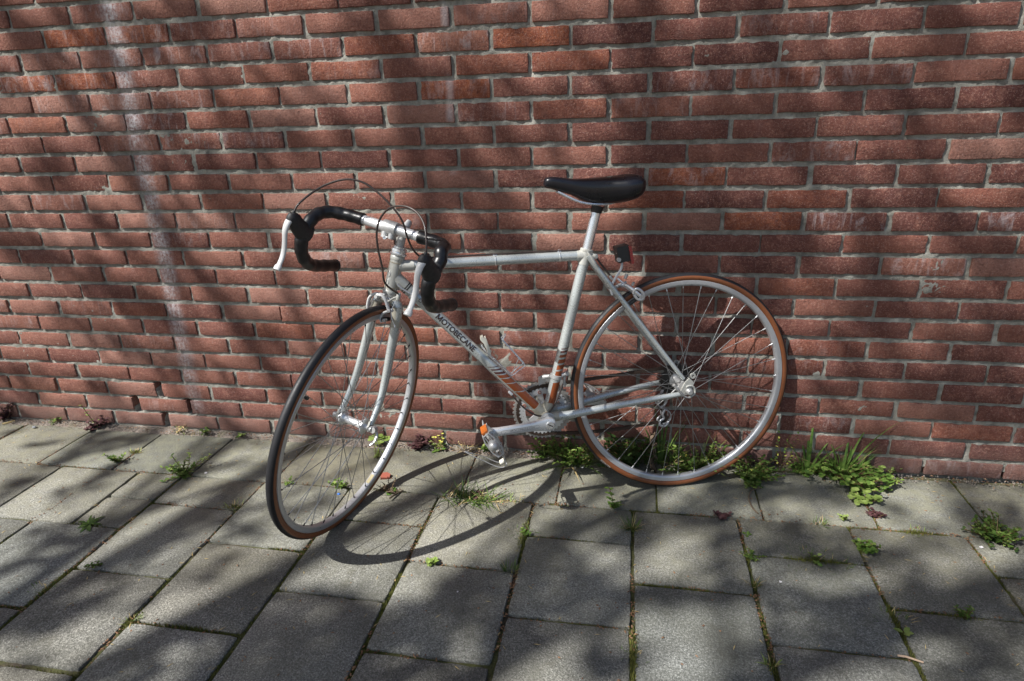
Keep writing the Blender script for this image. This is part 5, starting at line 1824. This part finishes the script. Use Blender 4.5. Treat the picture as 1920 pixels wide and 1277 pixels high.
# thin growth and litter along the joints
rg = random.Random(77)
vert_j = [(c, -.30, -1.3) for c in colx if -.1 < c < 3.1]
joints = []
for c, a, b in vert_j: joints.append(((c, a), (c, b)))
for a, b in zip(wx[:-1], wx[1:]):
    if -.8 < a < 3.1: joints.append(((a, -.01), (a, -.296)))
joints.append(((-.8, -.296), (3.1, -.296)))
for i in range(len(colx) - 1):
    if colx[i] < -.2 or colx[i] > 3.0: continue
    ci = i - 9
    js = [-.455, -.763, -1.063] if ci % 2 == 0 else [-.604, -.904, -1.2]
    for y in js: joints.append(((colx[i], y), (colx[i + 1], y)))
jm = MB(); sc_ = MB(); gr = MB(); st__ = MB()
def flake(mb, x, y, z, L, w, a, tilt):
    ca, sa = math.cos(a), math.sin(a)
    pts = [(-L / 2, 0, 0), (-L * .1, w / 2, tilt * L * .3), (L / 2, 0, tilt * L * .1), (-L * .1, -w / 2, tilt * L * .25), (0, 0, tilt * L * .55)]
    vs = [(x + p * ca - q * sa, y + p * sa + q * ca, z + r_) for p, q, r_ in pts]
    mb.add(vs, [(0, 1, 4), (1, 2, 4), (2, 3, 4), (3, 0, 4)])
for (a, b) in joints:
    L = math.hypot(b[0] - a[0], b[1] - a[1])
    dens = rg.uniform(.5, 1.4)
    for _ in range(int(L * 2600 * dens)):
        t = rg.random()
        x, y = a[0] + (b[0] - a[0]) * t, a[1] + (b[1] - a[1]) * t
        if noise.noise(Vector((x * 6, y * 6, 0))) < -.12 + .15 * (y > -.5): continue
        x += rg.gauss(0, .0035) ; y += rg.gauss(0, .0035)
        al = rg.uniform(0, 6.28); s = rg.uniform(.001, .0022)
        jm.add([(x - s * math.cos(al), y - s * math.sin(al), -.008), (x + s * math.cos(al), y + s * math.sin(al), -.008), (x + rg.uniform(-.002, .002), y + rg.uniform(-.002, .002), rg.uniform(-.003, .0025))], [(0, 1, 2)])
    for _ in range(int(L * 100 * (2.2 if a[1] > -.5 else 1.0))):
        t = rg.random()
        x, y = a[0] + (b[0] - a[0]) * t + rg.gauss(0, .005), a[1] + (b[1] - a[1]) * t + rg.gauss(0, .005)
        if noise.noise(Vector((x * 5, y * 5, 3))) < -.05: continue
        flake(sc_, x, y, rg.uniform(-.004, .002), rg.uniform(.005, .011), rg.uniform(.003, .005), rg.uniform(0, 6.28), rg.uniform(.1, .7))
for _ in range(520):
    flake(sc_, rg.uniform(-.8, 3.1), rg.uniform(-1.2, -.03), .0012, rg.uniform(.004, .011), rg.uniform(.003, .0055), rg.uniform(0, 6.28), rg.uniform(.1, .6))
for _ in range(420):
    flake(sc_, rg.uniform(-.8, 2.9), -.012 - abs(rg.gauss(0, .018)), .010 + rg.uniform(-.006, .004), rg.uniform(.004, .012), rg.uniform(.003, .006), rg.uniform(0, 6.28), rg.uniform(.2, .9))
for _ in range(420):
    x, y = rg.uniform(-.8, 3.1), rg.uniform(-1.2, -.03)
    if rg.random() < .4:
        c = min(colx, key=lambda q_: abs(q_ - x)); x = c + rg.gauss(0, .012)
    flake(st__, x, y, .0015, rg.uniform(.010, .022), rg.uniform(.0015, .0035), rg.uniform(0, 6.28), rg.uniform(.02, .15))
for _ in range(3200):
    x, y = rg.uniform(-.8, 3.1), -.006 - abs(rg.gauss(0, .022))
    if x > 1.6 and rg.random() < .5: continue
    s = rg.uniform(.0012, .0038)
    gr.box((x, y, .0085 + rg.uniform(-.004, .002)), (s, s * rg.uniform(.6, 1), s * .8), Matrix.Rotation(rg.uniform(0, 3), 3, Vector((rg.random(), rg.random(), 1))))
tag(jm.obj('joint_moss', M['moss'], smooth=False), kind='stuff')
tag(sc_.obj('bud_scales', M['scale'], smooth=False), kind='stuff')
tag(st__.obj('straw_litter', M['dry'], smooth=False), kind='stuff')
tag(gr.obj('grit', M['grit'], smooth=False), kind='stuff')

# single finds
rt_ = MB().sweep(smooth_path([(.018, .105, .004), (-.012, .085, .006), (-.026, .045, .004), (-.024, .0, .004), (-.012, -.03, .003)], 5), .0022, 6).obj('dry_root', M['deadstalk'])
rt_.location = (2.12, -.24, 0)
tag(rt_, 'thin dark dry root curving over the tile right of the rear tyre', 'root')
o = MB().prism([(-.016, -.010), (.012, -.013), (.017, .004), (.006, .013), (-.013, .011)], (0, 0, .006), (1, 0, 0), (0, 1, 0), .011).obj('brick_chip', M['chip'], smooth=False)
o.location = (.962, -.222, 0); o.rotation_euler = (.25, .1, .4)
tag(o, 'broken red brick chip on the tile behind the front wheel', 'brick chip')
tw = MB().sweep([(-.023, 0, .003), (-.008, .001, .0045), (.008, -.0005, .0042), (.024, -.001, .0028)], [.0022, .0024, .0022, .0018], 7).obj('twig', M['twig'])
tw.location = (2.330, -.757, 0); tw.rotation_euler = (0, 0, -.22)
tag(tw, 'short bleached twig lying across the joint at the lower right', 'twig')
tw = MB().sweep([(-.020, 0, .004), (.020, .002, .006)], [.0042, .0040], 8).obj('twig', M['dry'])
tw.location = (-.675, -.040, 0); tw.rotation_euler = (0, 0, .7)
tag(tw, 'thick short brown stick beside the weed at the far left', 'twig')
tw = MB().sweep([(-.030, 0, .012), (.0, .001, .010), (.030, -.002, .004)], [.0028, .0034, .0026], 7).obj('twig', M['deadstalk'])
tw.location = (1.035, -.322, 0); tw.rotation_euler = (0, 0, 1.25)
tag(tw, 'grey broken stem on the joint inside the front wheel shadow', 'twig')
for i, (x, y, s, lab) in enumerate([(2.112, -.553, .0095, 'white petal lying alone on a shaded tile right of centre'), (1.590, -.082, .016, 'crumpled white petal in the weeds under the crank'),
                                   (.352, -.277, .012, 'white petal beside the spreading weed left of the front wheel'), (2.650, -.345, .012, 'square white scrap beside the bushy weed near the right edge'),
                                   (1.330, -.700, .0060, 'tiny white petal on the dark shaded tile below the front wheel shadow'), (2.02, -.065, .012, 'white petal in the chickweed by the rear tyre contact')]):
    mb = MB()
    r2 = random.Random(i)
    n = 9
    vs = [(s * .5 * math.cos(2 * PI * k / n) * r2.uniform(.75, 1.15), s * .38 * math.sin(2 * PI * k / n) * r2.uniform(.75, 1.15), .0012 + r2.uniform(0, s * .25)) for k in range(n)] + [(0, 0, .002)]
    o = mb.add(vs, [(k, (k + 1) % n, n) for k in range(n)]).obj('petal', M['petal'], smooth=False)
    o.location = (x, y, .001); o.rotation_euler = (0, 0, r2.uniform(0, 3))
    tag(o, lab, 'petal', 'white petals fallen on the pavement')
o = MB().ball((0, 0, .004), .0048, 10, 6, (1.3, .9, .7)).obj('blue_bead', M['blue']); o.location = (2.728, -.305, .002)
tag(o, 'bright blue plastic crumb in the bushy weed near the right edge', 'plastic crumb')
o = MB().ball((0, 0, .004), .007, 10, 6, (1.3, .9, .65)).obj('pebble', M['pebble']); o.location = (-.537, -.060, 0)
tag(o, 'grey pebble on the sunlit tile at the far left', 'pebble')
o = MB().ball((0, 0, .003), .005, 10, 6, (1.1, .9, .7)).obj('pebble', M['blue']); o.location = (.852, -.335, -.001)
tag(o, 'small bluish pebble in the joint seen through the front spokes', 'pebble')

# ---------------------------------------------------------------- street tree behind the camera: casts the dappled shade
E1 = Vector((math.cos(SUN_AZ), -math.sin(SUN_AZ), 0))
E2 = Vector((math.sin(SUN_AZ) * math.sin(SUN_EL), math.cos(SUN_AZ) * math.sin(SUN_EL), math.cos(SUN_EL)))
SHADE = [(0.05,1.00,48.5,-20.2,22.5,-39.8,1.0),(-0.09,0.83,30.9,-7.2,35.8,-38.9,0.8),(0.11,0.97,20.1,12.9,29.5,-21.2,1.0),(0.18,0.94,13.5,8.9,32.3,-22.7,1.0),(0.13,0.85,34.7,-6.3,19.2,-20.3,0.9),(0.27,1.18,24.6,-4.0,33.8,-36.8,0.9),(0.28,1.05,76.3,-11.9,41.0,-43.8,0.7),(0.15,0.81,51.4,-9.1,28.3,-29.7,0.7),(-0.14,0.53,36.1,-8.3,29.2,-30.6,1.0),(-0.13,0.51,28.6,-6.4,40.4,-42.1,0.7),(0.23,0.87,33.2,-0.3,22.7,-20.2,1.0),(0.27,0.83,36.1,-5.5,20.9,-21.7,0.8),(0.38,1.20,41.8,-5.7,51.8,-55.7,0.7),(0.45,1.27,30.4,-3.7,59.1,-63.6,0.6),(0.36,1.10,53.2,-7.4,45.2,-48.1,0.5),(0.42,1.11,38.1,-13.1,17.1,-30.1,0.9),(0.45,1.06,34.4,-4.0,29.1,-30.4,0.6),(0.59,1.49,32.2,-2.9,45.3,-49.4,0.9),(0.54,1.34,36.5,-3.7,47.6,-51.2,0.4),(0.64,1.41,27.3,-2.1,47.8,-51.2,0.7),(0.62,1.46,39.7,-3.3,61.2,-66.2,0.6),(0.84,1.72,32.5,-5.6,37.4,-50.4,0.7),(0.93,1.75,37.6,-0.0,51.4,-55.7,0.5),(0.78,1.51,38.6,-11.2,21.4,-38.0,0.6),(0.75,1.52,27.5,-1.3,54.2,-58.1,0.6),(0.93,1.68,27.6,-0.0,33.2,-35.6,0.6),(0.85,1.49,35.5,-0.7,31.4,-33.0,0.6),(0.74,1.38,42.3,-2.1,26.4,-27.7,0.9),(0.80,1.35,25.9,-0.9,45.1,-46.7,0.7),(0.67,1.28,41.8,-2.7,30.1,-31.4,0.5),(0.83,1.29,25.0,-6.6,21.7,-37.9,0.5),(-0.23,0.24,17.9,-5.9,32.1,-40.0,0.6),(-0.10,0.41,32.4,-6.9,43.2,-44.3,0.6),(-0.09,0.32,31.6,-6.6,34.3,-34.7,0.5),(-0.01,0.34,26.9,-5.2,30.0,-30.1,0.7),(-0.20,0.10,17.1,-5.4,34.3,-41.9,0.7),(-0.10,0.14,14.6,-4.4,39.0,-47.5,0.8),(0.04,0.34,28.2,-10.3,12.6,-21.3,0.8),(0.06,0.24,17.7,-5.6,20.9,-29.2,0.7),(0.19,0.35,30.3,-4.6,24.1,-23.7,0.5),(-0.34,-0.21,16.3,-5.3,36.4,-43.7,0.9),(-0.14,-0.04,19.7,-5.8,37.2,-44.6,0.7),(0.21,0.56,47.6,-7.4,19.3,-19.4,0.5),(0.27,0.54,31.3,-4.4,19.0,-18.8,0.4),(0.43,0.87,32.9,-3.8,37.3,-38.0,0.4),(0.47,0.82,24.2,-2.5,40.0,-40.2,0.3),(0.36,0.61,15.6,-1.9,38.1,-37.7,0.3),(1.04,1.88,28.5,0.9,26.4,-28.8,0.9),(1.09,1.77,21.8,1.0,7.7,-8.2,1.2),(1.03,1.75,36.6,1.1,25.1,-26.7,0.8),(1.09,1.58,20.7,0.9,7.7,-7.9,1.2),(1.09,1.45,22.3,0.9,22.1,-22.2,0.6),(1.17,1.94,16.0,1.2,35.0,-37.7,0.8),(1.27,2.02,18.7,2.0,26.5,-28.4,0.9),(1.22,1.88,13.6,1.2,16.9,-17.8,0.9),(1.34,1.95,18.0,2.3,16.9,-17.7,0.7),(1.38,2.10,31.9,4.7,41.0,-43.9,0.9),(1.49,2.27,28.6,5.4,56.1,-60.8,0.6),(1.57,2.33,22.8,5.1,37.7,-40.7,0.6),(1.54,2.20,22.1,4.5,26.8,-28.5,0.8),(1.46,2.06,15.5,2.6,34.4,-36.1,0.7),(1.24,2.08,28.7,2.9,36.6,-39.9,0.7),(1.37,2.19,23.0,3.4,55.7,-60.6,0.3),(1.49,2.32,19.4,3.7,57.6,-63.0,0.4),(1.60,2.28,27.8,6.4,27.4,-29.2,0.5),(1.61,2.18,21.6,4.9,34.8,-36.4,0.5),(1.19,1.66,17.3,1.3,15.6,-16.0,0.8),(1.31,1.78,17.3,1.9,31.7,-32.6,0.7),(1.42,1.87,17.3,2.5,32.1,-32.9,0.7),(1.51,1.88,12.7,2.2,31.5,-31.7,0.8),(1.63,2.06,17.3,3.9,24.7,-25.1,0.7),(1.40,1.74,14.4,1.9,30.6,-30.8,0.7),(1.48,1.73,11.0,1.7,30.0,-29.7,0.8),(1.62,1.86,11.0,2.3,22.9,-22.7,0.8),(1.42,1.56,16.0,2.2,47.5,-46.2,0.7),(1.55,1.67,13.7,2.4,28.8,-27.9,0.8),(1.68,1.79,12.0,2.6,22.0,-21.3,0.9),(1.52,1.55,13.4,2.2,37.9,-36.2,0.8),(1.69,1.70,11.7,2.5,42.5,-40.5,0.5),(1.19,1.52,16.6,1.2,29.5,-29.6,0.8),(1.17,1.35,19.2,1.2,9.3,-9.1,0.5),(1.29,1.66,25.3,2.6,30.5,-30.8,0.5),(1.02,1.36,24.8,0.6,21.6,-21.7,0.3),(1.07,1.34,24.4,0.9,14.2,-14.1,0.5),(1.37,0.25,0.7,4.3,6.7,-5.0,1.8),(1.42,0.18,0.5,4.1,15.9,-11.8,1.4),(1.56,0.43,2.9,8.9,15.2,-11.3,1.0),(1.27,0.01,-0.8,11.2,13.5,-5.0,1.4),(1.20,0.12,1.8,22.7,10.4,-7.8,1.0),(1.44,0.65,4.1,5.5,4.4,-9.3,1.5),(1.46,0.51,4.3,11.9,10.1,-7.6,1.4),(1.48,0.42,3.9,12.9,14.0,-10.4,1.2),(0.97,-0.16,-3.3,14.2,18.9,8.2,0.9),(1.08,-0.21,-5.6,23.9,36.2,3.8,0.4),(0.84,-0.07,-2.8,18.7,12.6,2.5,0.8),(0.58,-0.20,-3.3,17.8,13.8,4.6,0.8),(0.62,-0.27,-5.0,22.8,15.9,5.2,0.7),(0.93,0.05,-0.7,18.0,13.8,-4.2,0.5),(1.15,0.08,-1.2,20.0,23.0,-3.3,0.6),(0.14,-0.30,-2.8,12.9,13.9,14.2,0.8),(0.00,-0.21,-2.3,11.3,13.8,21.3,0.6),(0.46,0.04,-1.2,10.8,18.3,12.0,0.6),(0.01,-0.09,-1.8,12.8,18.2,17.5,0.5),(0.42,0.15,-0.9,20.3,20.9,7.4,0.5),(0.34,-0.23,-3.3,15.9,16.5,13.9,0.6),(0.70,0.11,-1.3,18.7,17.7,4.3,0.5),(1.16,0.35,3.3,15.7,19.0,-14.4,0.7),(1.17,0.21,3.6,16.1,24.3,-29.3,0.6),(1.65,0.85,3.7,5.8,16.9,-10.6,1.2),(1.61,0.97,5.2,11.3,41.4,-3.6,0.7),(1.39,0.81,3.0,11.5,23.4,2.7,0.8),(1.25,0.75,4.1,16.0,24.7,0.5,0.6),(1.35,0.96,4.4,7.8,26.3,-13.9,0.5),(1.72,1.10,4.8,5.2,26.6,-20.2,1.2),(1.83,1.03,4.6,4.9,22.9,-17.2,1.2),(1.90,0.98,12.4,12.9,22.0,-16.4,0.8),(1.90,0.89,6.1,6.9,28.1,-20.9,0.7),(1.90,1.24,8.6,7.0,19.4,-14.6,0.7),(1.80,1.30,10.0,8.5,25.0,-19.0,0.6),(1.80,1.54,11.9,8.6,13.1,-10.1,0.6),(1.68,1.38,9.3,10.0,27.7,-9.9,0.3),(2.03,1.18,12.8,9.5,21.7,-16.2,0.6),(2.00,1.28,21.5,15.4,24.9,-18.8,0.4),(1.50,1.31,8.9,9.5,18.9,-14.6,0.7),(1.73,0.62,4.5,18.1,38.8,-5.4,0.7),(1.62,0.56,10.2,13.0,28.7,-53.4,0.7),(1.70,0.60,11.9,11.6,25.3,-59.7,0.6),(1.43,1.22,8.2,9.9,11.6,-9.0,0.6),(2.06,1.08,11.5,9.1,31.8,-23.6,0.4),(1.11,0.90,3.7,7.4,20.0,-15.5,0.5),(1.32,0.38,0.3,17.5,13.5,2.3,-1.0),(1.14,0.26,3.8,15.4,20.2,-24.9,-0.8),(1.45,0.75,9.3,17.9,13.1,-10.0,-1.0),(1.65,0.53,7.3,17.1,20.7,-15.4,-0.8),(1.49,0.88,6.0,16.1,38.0,-2.0,-0.8),(1.77,0.78,7.5,10.9,14.5,-10.8,-0.8),(1.17,0.53,1.8,8.0,9.2,-3.0,-1.0),(0.90,0.67,1.3,3.9,11.2,-8.7,-0.8),(1.05,-0.16,-3.2,15.1,30.2,3.5,-0.9),(0.49,0.91,4.9,-0.5,6.3,-6.4,-0.9),(-0.26,0.12,15.5,-3.6,36.6,-36.9,-0.6),(0.23,0.69,16.3,-2.5,20.1,-20.5,-0.6),(0.73,0.98,8.7,-0.4,8.9,-8.8,-0.7),(0.52,1.08,8.5,-0.8,14.4,-15.0,-0.6),(0.34,0.37,12.7,-1.6,35.5,-34.2,-0.8),(0.18,-0.26,-1.3,14.9,21.6,-16.8,-0.5),(0.95,1.43,14.6,0.1,15.0,-15.4,-0.7),(1.12,1.99,28.8,1.7,54.3,-59.5,-0.8),(1.20,2.03,38.1,3.2,72.2,-78.6,-0.5),(1.34,2.13,28.4,3.8,54.6,-59.1,-0.6),(1.19,1.76,26.6,2.0,53.9,-56.2,-0.5),(1.28,1.84,21.3,2.2,70.1,-73.0,-0.4),(1.38,1.89,21.1,2.8,48.9,-50.5,-0.4),(1.62,2.11,21.1,4.7,50.7,-52.2,-0.6),(1.59,2.21,27.4,6.0,53.3,-56.2,-0.3),(1.35,1.61,32.8,3.9,14.7,-14.6,-0.7),(1.24,1.50,16.4,1.4,14.5,-14.4,-0.6),(1.63,1.28,10.0,9.9,24.7,-19.0,-0.6),(1.64,1.45,10.2,8.9,19.5,-15.1,-0.6),(1.78,1.08,8.3,8.7,28.9,-21.8,-0.7),(2.02,1.08,14.7,12.1,30.5,-22.7,-0.5),(0.59,0.67,15.2,-1.1,18.7,-18.1,-0.7),(-0.29,0.06,15.4,-3.7,36.1,-36.3,-0.5),(1.39,1.58,24.3,3.1,62.0,-60.9,-0.6),(1.39,1.45,23.5,2.9,69.0,-66.3,-0.4),(1.06,0.99,12.5,0.0,0.0,12.5,-1.0),(1.05,0.90,12.5,0.0,0.0,12.5,-1.0),(1.15,0.86,10.0,0.0,0.0,10.0,-1.0),(1.17,0.80,14.3,0.0,0.0,14.3,-1.0),(1.15,0.92,16.7,0.0,0.0,16.7,-1.0),(1.03,0.97,11.1,0.0,0.0,11.1,-1.0),(0.98,0.98,12.5,0.0,0.0,12.5,-1.0),(1.04,1.20,11.1,0.0,0.0,11.1,-1.0),(0.98,1.06,11.1,0.0,0.0,11.1,-1.0),(1.11,1.16,11.1,0.0,0.0,11.1,-1.0),(1.11,1.29,14.3,0.0,0.0,14.3,-1.0),(0.95,0.97,10.0,0.0,0.0,10.0,-1.0),(1.12,1.41,16.7,0.0,0.0,16.7,-1.0),(1.08,1.43,16.7,0.0,0.0,16.7,-1.0),(1.17,1.53,16.7,0.0,0.0,16.7,-1.0),(1.22,1.10,14.3,0.0,0.0,14.3,-1.0),(1.28,1.22,16.7,0.0,0.0,16.7,-1.0),(1.18,1.31,20.0,0.0,0.0,20.0,-1.0),(0.96,0.60,9.1,0.0,0.0,9.1,-1.0),(0.97,0.86,9.1,0.0,0.0,9.1,-1.0),(0.95,0.34,9.1,0.0,0.0,9.1,-1.0),(1.16,0.48,9.1,0.0,0.0,9.1,-1.0),(0.76,0.72,9.1,0.0,0.0,9.1,-1.0),(1.10,0.69,9.1,0.0,0.0,9.1,-1.0),(0.83,0.85,9.1,0.0,0.0,9.1,-1.0),(1.09,0.35,9.1,0.0,0.0,9.1,-1.0),(0.82,0.50,9.1,0.0,0.0,9.1,-1.0),(0.89,0.95,10.0,0.0,0.0,10.0,-1.0),(0.96,0.98,10.0,0.0,0.0,10.0,-1.0),(1.02,1.00,10.0,0.0,0.0,10.0,-1.0),(1.09,1.04,10.0,0.0,0.0,10.0,-1.0),(1.15,1.06,10.0,0.0,0.0,10.0,-1.0)]
rt = random.Random(5)
def cover(a, b):
    """how closely the crown is leaved along the line of sight of the sun through (a, b)"""
    n1 = noise.noise(Vector((a * 4.2 + b * 1.5, b * 5.5 - a * 1.0, 1.7)))
    n2 = noise.noise(Vector((a * 9.0, b * 11.0, 5.2)))
    inside = -.7 < a < 2.5 and -.7 < b < 2.7
    c = (.06 if inside else .45) + .48 * n1 + .30 * n2
    if inside:
        c = max(c, 0) + .20 * min(1, max(0, (a - .7) / .6)) * (b > 1.0)
        for x, y, p, q_, r_, s_, w in SHADE:
            dx, dy = a - x, b - y
            u = p * dx + q_ * dy; v = r_ * dx + s_ * dy
            d2 = u * u + v * v
            if d2 < 1.7:
                k = 1 if d2 < .55 else (1.7 - d2) / 1.15
                c += k * w * (.85 if w > 0 else .9)
    return c
cv, cf = [], []
tree = empty('street_tree', (-3.9, -5.3, 0))
tag(tree, 'broad-leaved street tree behind the viewer that shades wall and pavement', 'tree')
placed = []
tries = 0
while len(cf) < 40000 and tries < 110000:
    tries += 1
    a, b = rt.uniform(-2.9, 4.4), rt.uniform(-2.6, 4.2)
    if ((a - .8) / 3.5) ** 2 + ((b - .9) / 3.3) ** 2 > 1: continue
    if rt.random() > cover(a, b): continue
    t = rt.uniform(5.0, 8.0)
    p = E1 * a + E2 * b - D * t
    s = rt.uniform(.035, .062)
    n = (Vector((rt.gauss(0, 1), rt.gauss(0, 1), rt.gauss(0, 1))).normalized() - D * 1.0).normalized()
    u = n.orthogonal().normalized()
    u = (Matrix.Rotation(rt.uniform(0, 6.28), 3, n) @ u)
    w = n.cross(u)
    k = len(cv)
    cv += [p - u * s * .9, p - w * s * .42 + n * s * .05, p + u * s * .9, p + w * s * .42 + n * s * .05]
    cf.append((k, k + 1, k + 2, k + 3))
cr_ = MB().add(cv, cf)
co_ = cr_.mesh('crown', M['treeleaf'], smooth=False)
co_o = link(bpy.data.objects.new('crown', co_), tree)
co_o.matrix_parent_inverse = Matrix.Translation((3.9, 5.3, 0))
tag(co_o, kind='stuff')
tk = MB()
tk.sweep(smooth_path([(-3.9, -5.3, -.05), (-3.9, -5.25, .9), (-3.8, -5.2, 2.0), (-3.6, -5.0, 3.1), (-3.3, -4.7, 4.2)], 4), [.26, .22, .20, .19, .185] + [.18] * 4 + [.165] * 4 + [.15] * 4, 16)
tr_ = tk.obj('trunk', M['bark'], tree)
tr_.matrix_parent_inverse = Matrix.Translation((3.9, 5.3, 0))
lm_ = MB()
def limb(p0, p1, r0, r1, depth):
    mid = (p0 + p1) / 2 + Vector((rt.uniform(-.15, .15), rt.uniform(-.15, .15), rt.uniform(.0, .25))) * (p1 - p0).length * .4
    pts = smooth_path([p0, mid, p1], 4)
    lm_.sweep(pts, [r0 + (r1 - r0) * i / (len(pts) - 1) for i in range(len(pts))], 7)
    if depth:
        for _ in range(3):
            t = rt.uniform(.45, 1)
            q_ = p0.lerp(p1, t)
            d_ = (p1 - p0).normalized() + Vector((rt.gauss(0, .55), rt.gauss(0, .55), rt.gauss(0, .4)))
            limb(q_, q_ + d_.normalized() * (p1 - p0).length * rt.uniform(.45, .7), r1, r1 * .4, depth - 1)
top = Vector((-3.3, -4.7, 4.2))
for (a, b, t) in ((.2, .2, 7.0), (1.6, .6, 7.6), (2.6, 1.8, 8.2), (1.0, 2.2, 7.4), (-.8, 1.4, 7.6), (-1.6, -.4, 7.2), (.4, 3.2, 8.4), (2.2, 3.0, 8.4), (3.2, .4, 7.6)):
    limb(top, E1 * a + E2 * b - D * (t - 1.0), .06, .020, 2)
lo = lm_.obj('limbs', M['bark'], tree)
lo.matrix_parent_inverse = Matrix.Translation((3.9, 5.3, 0))
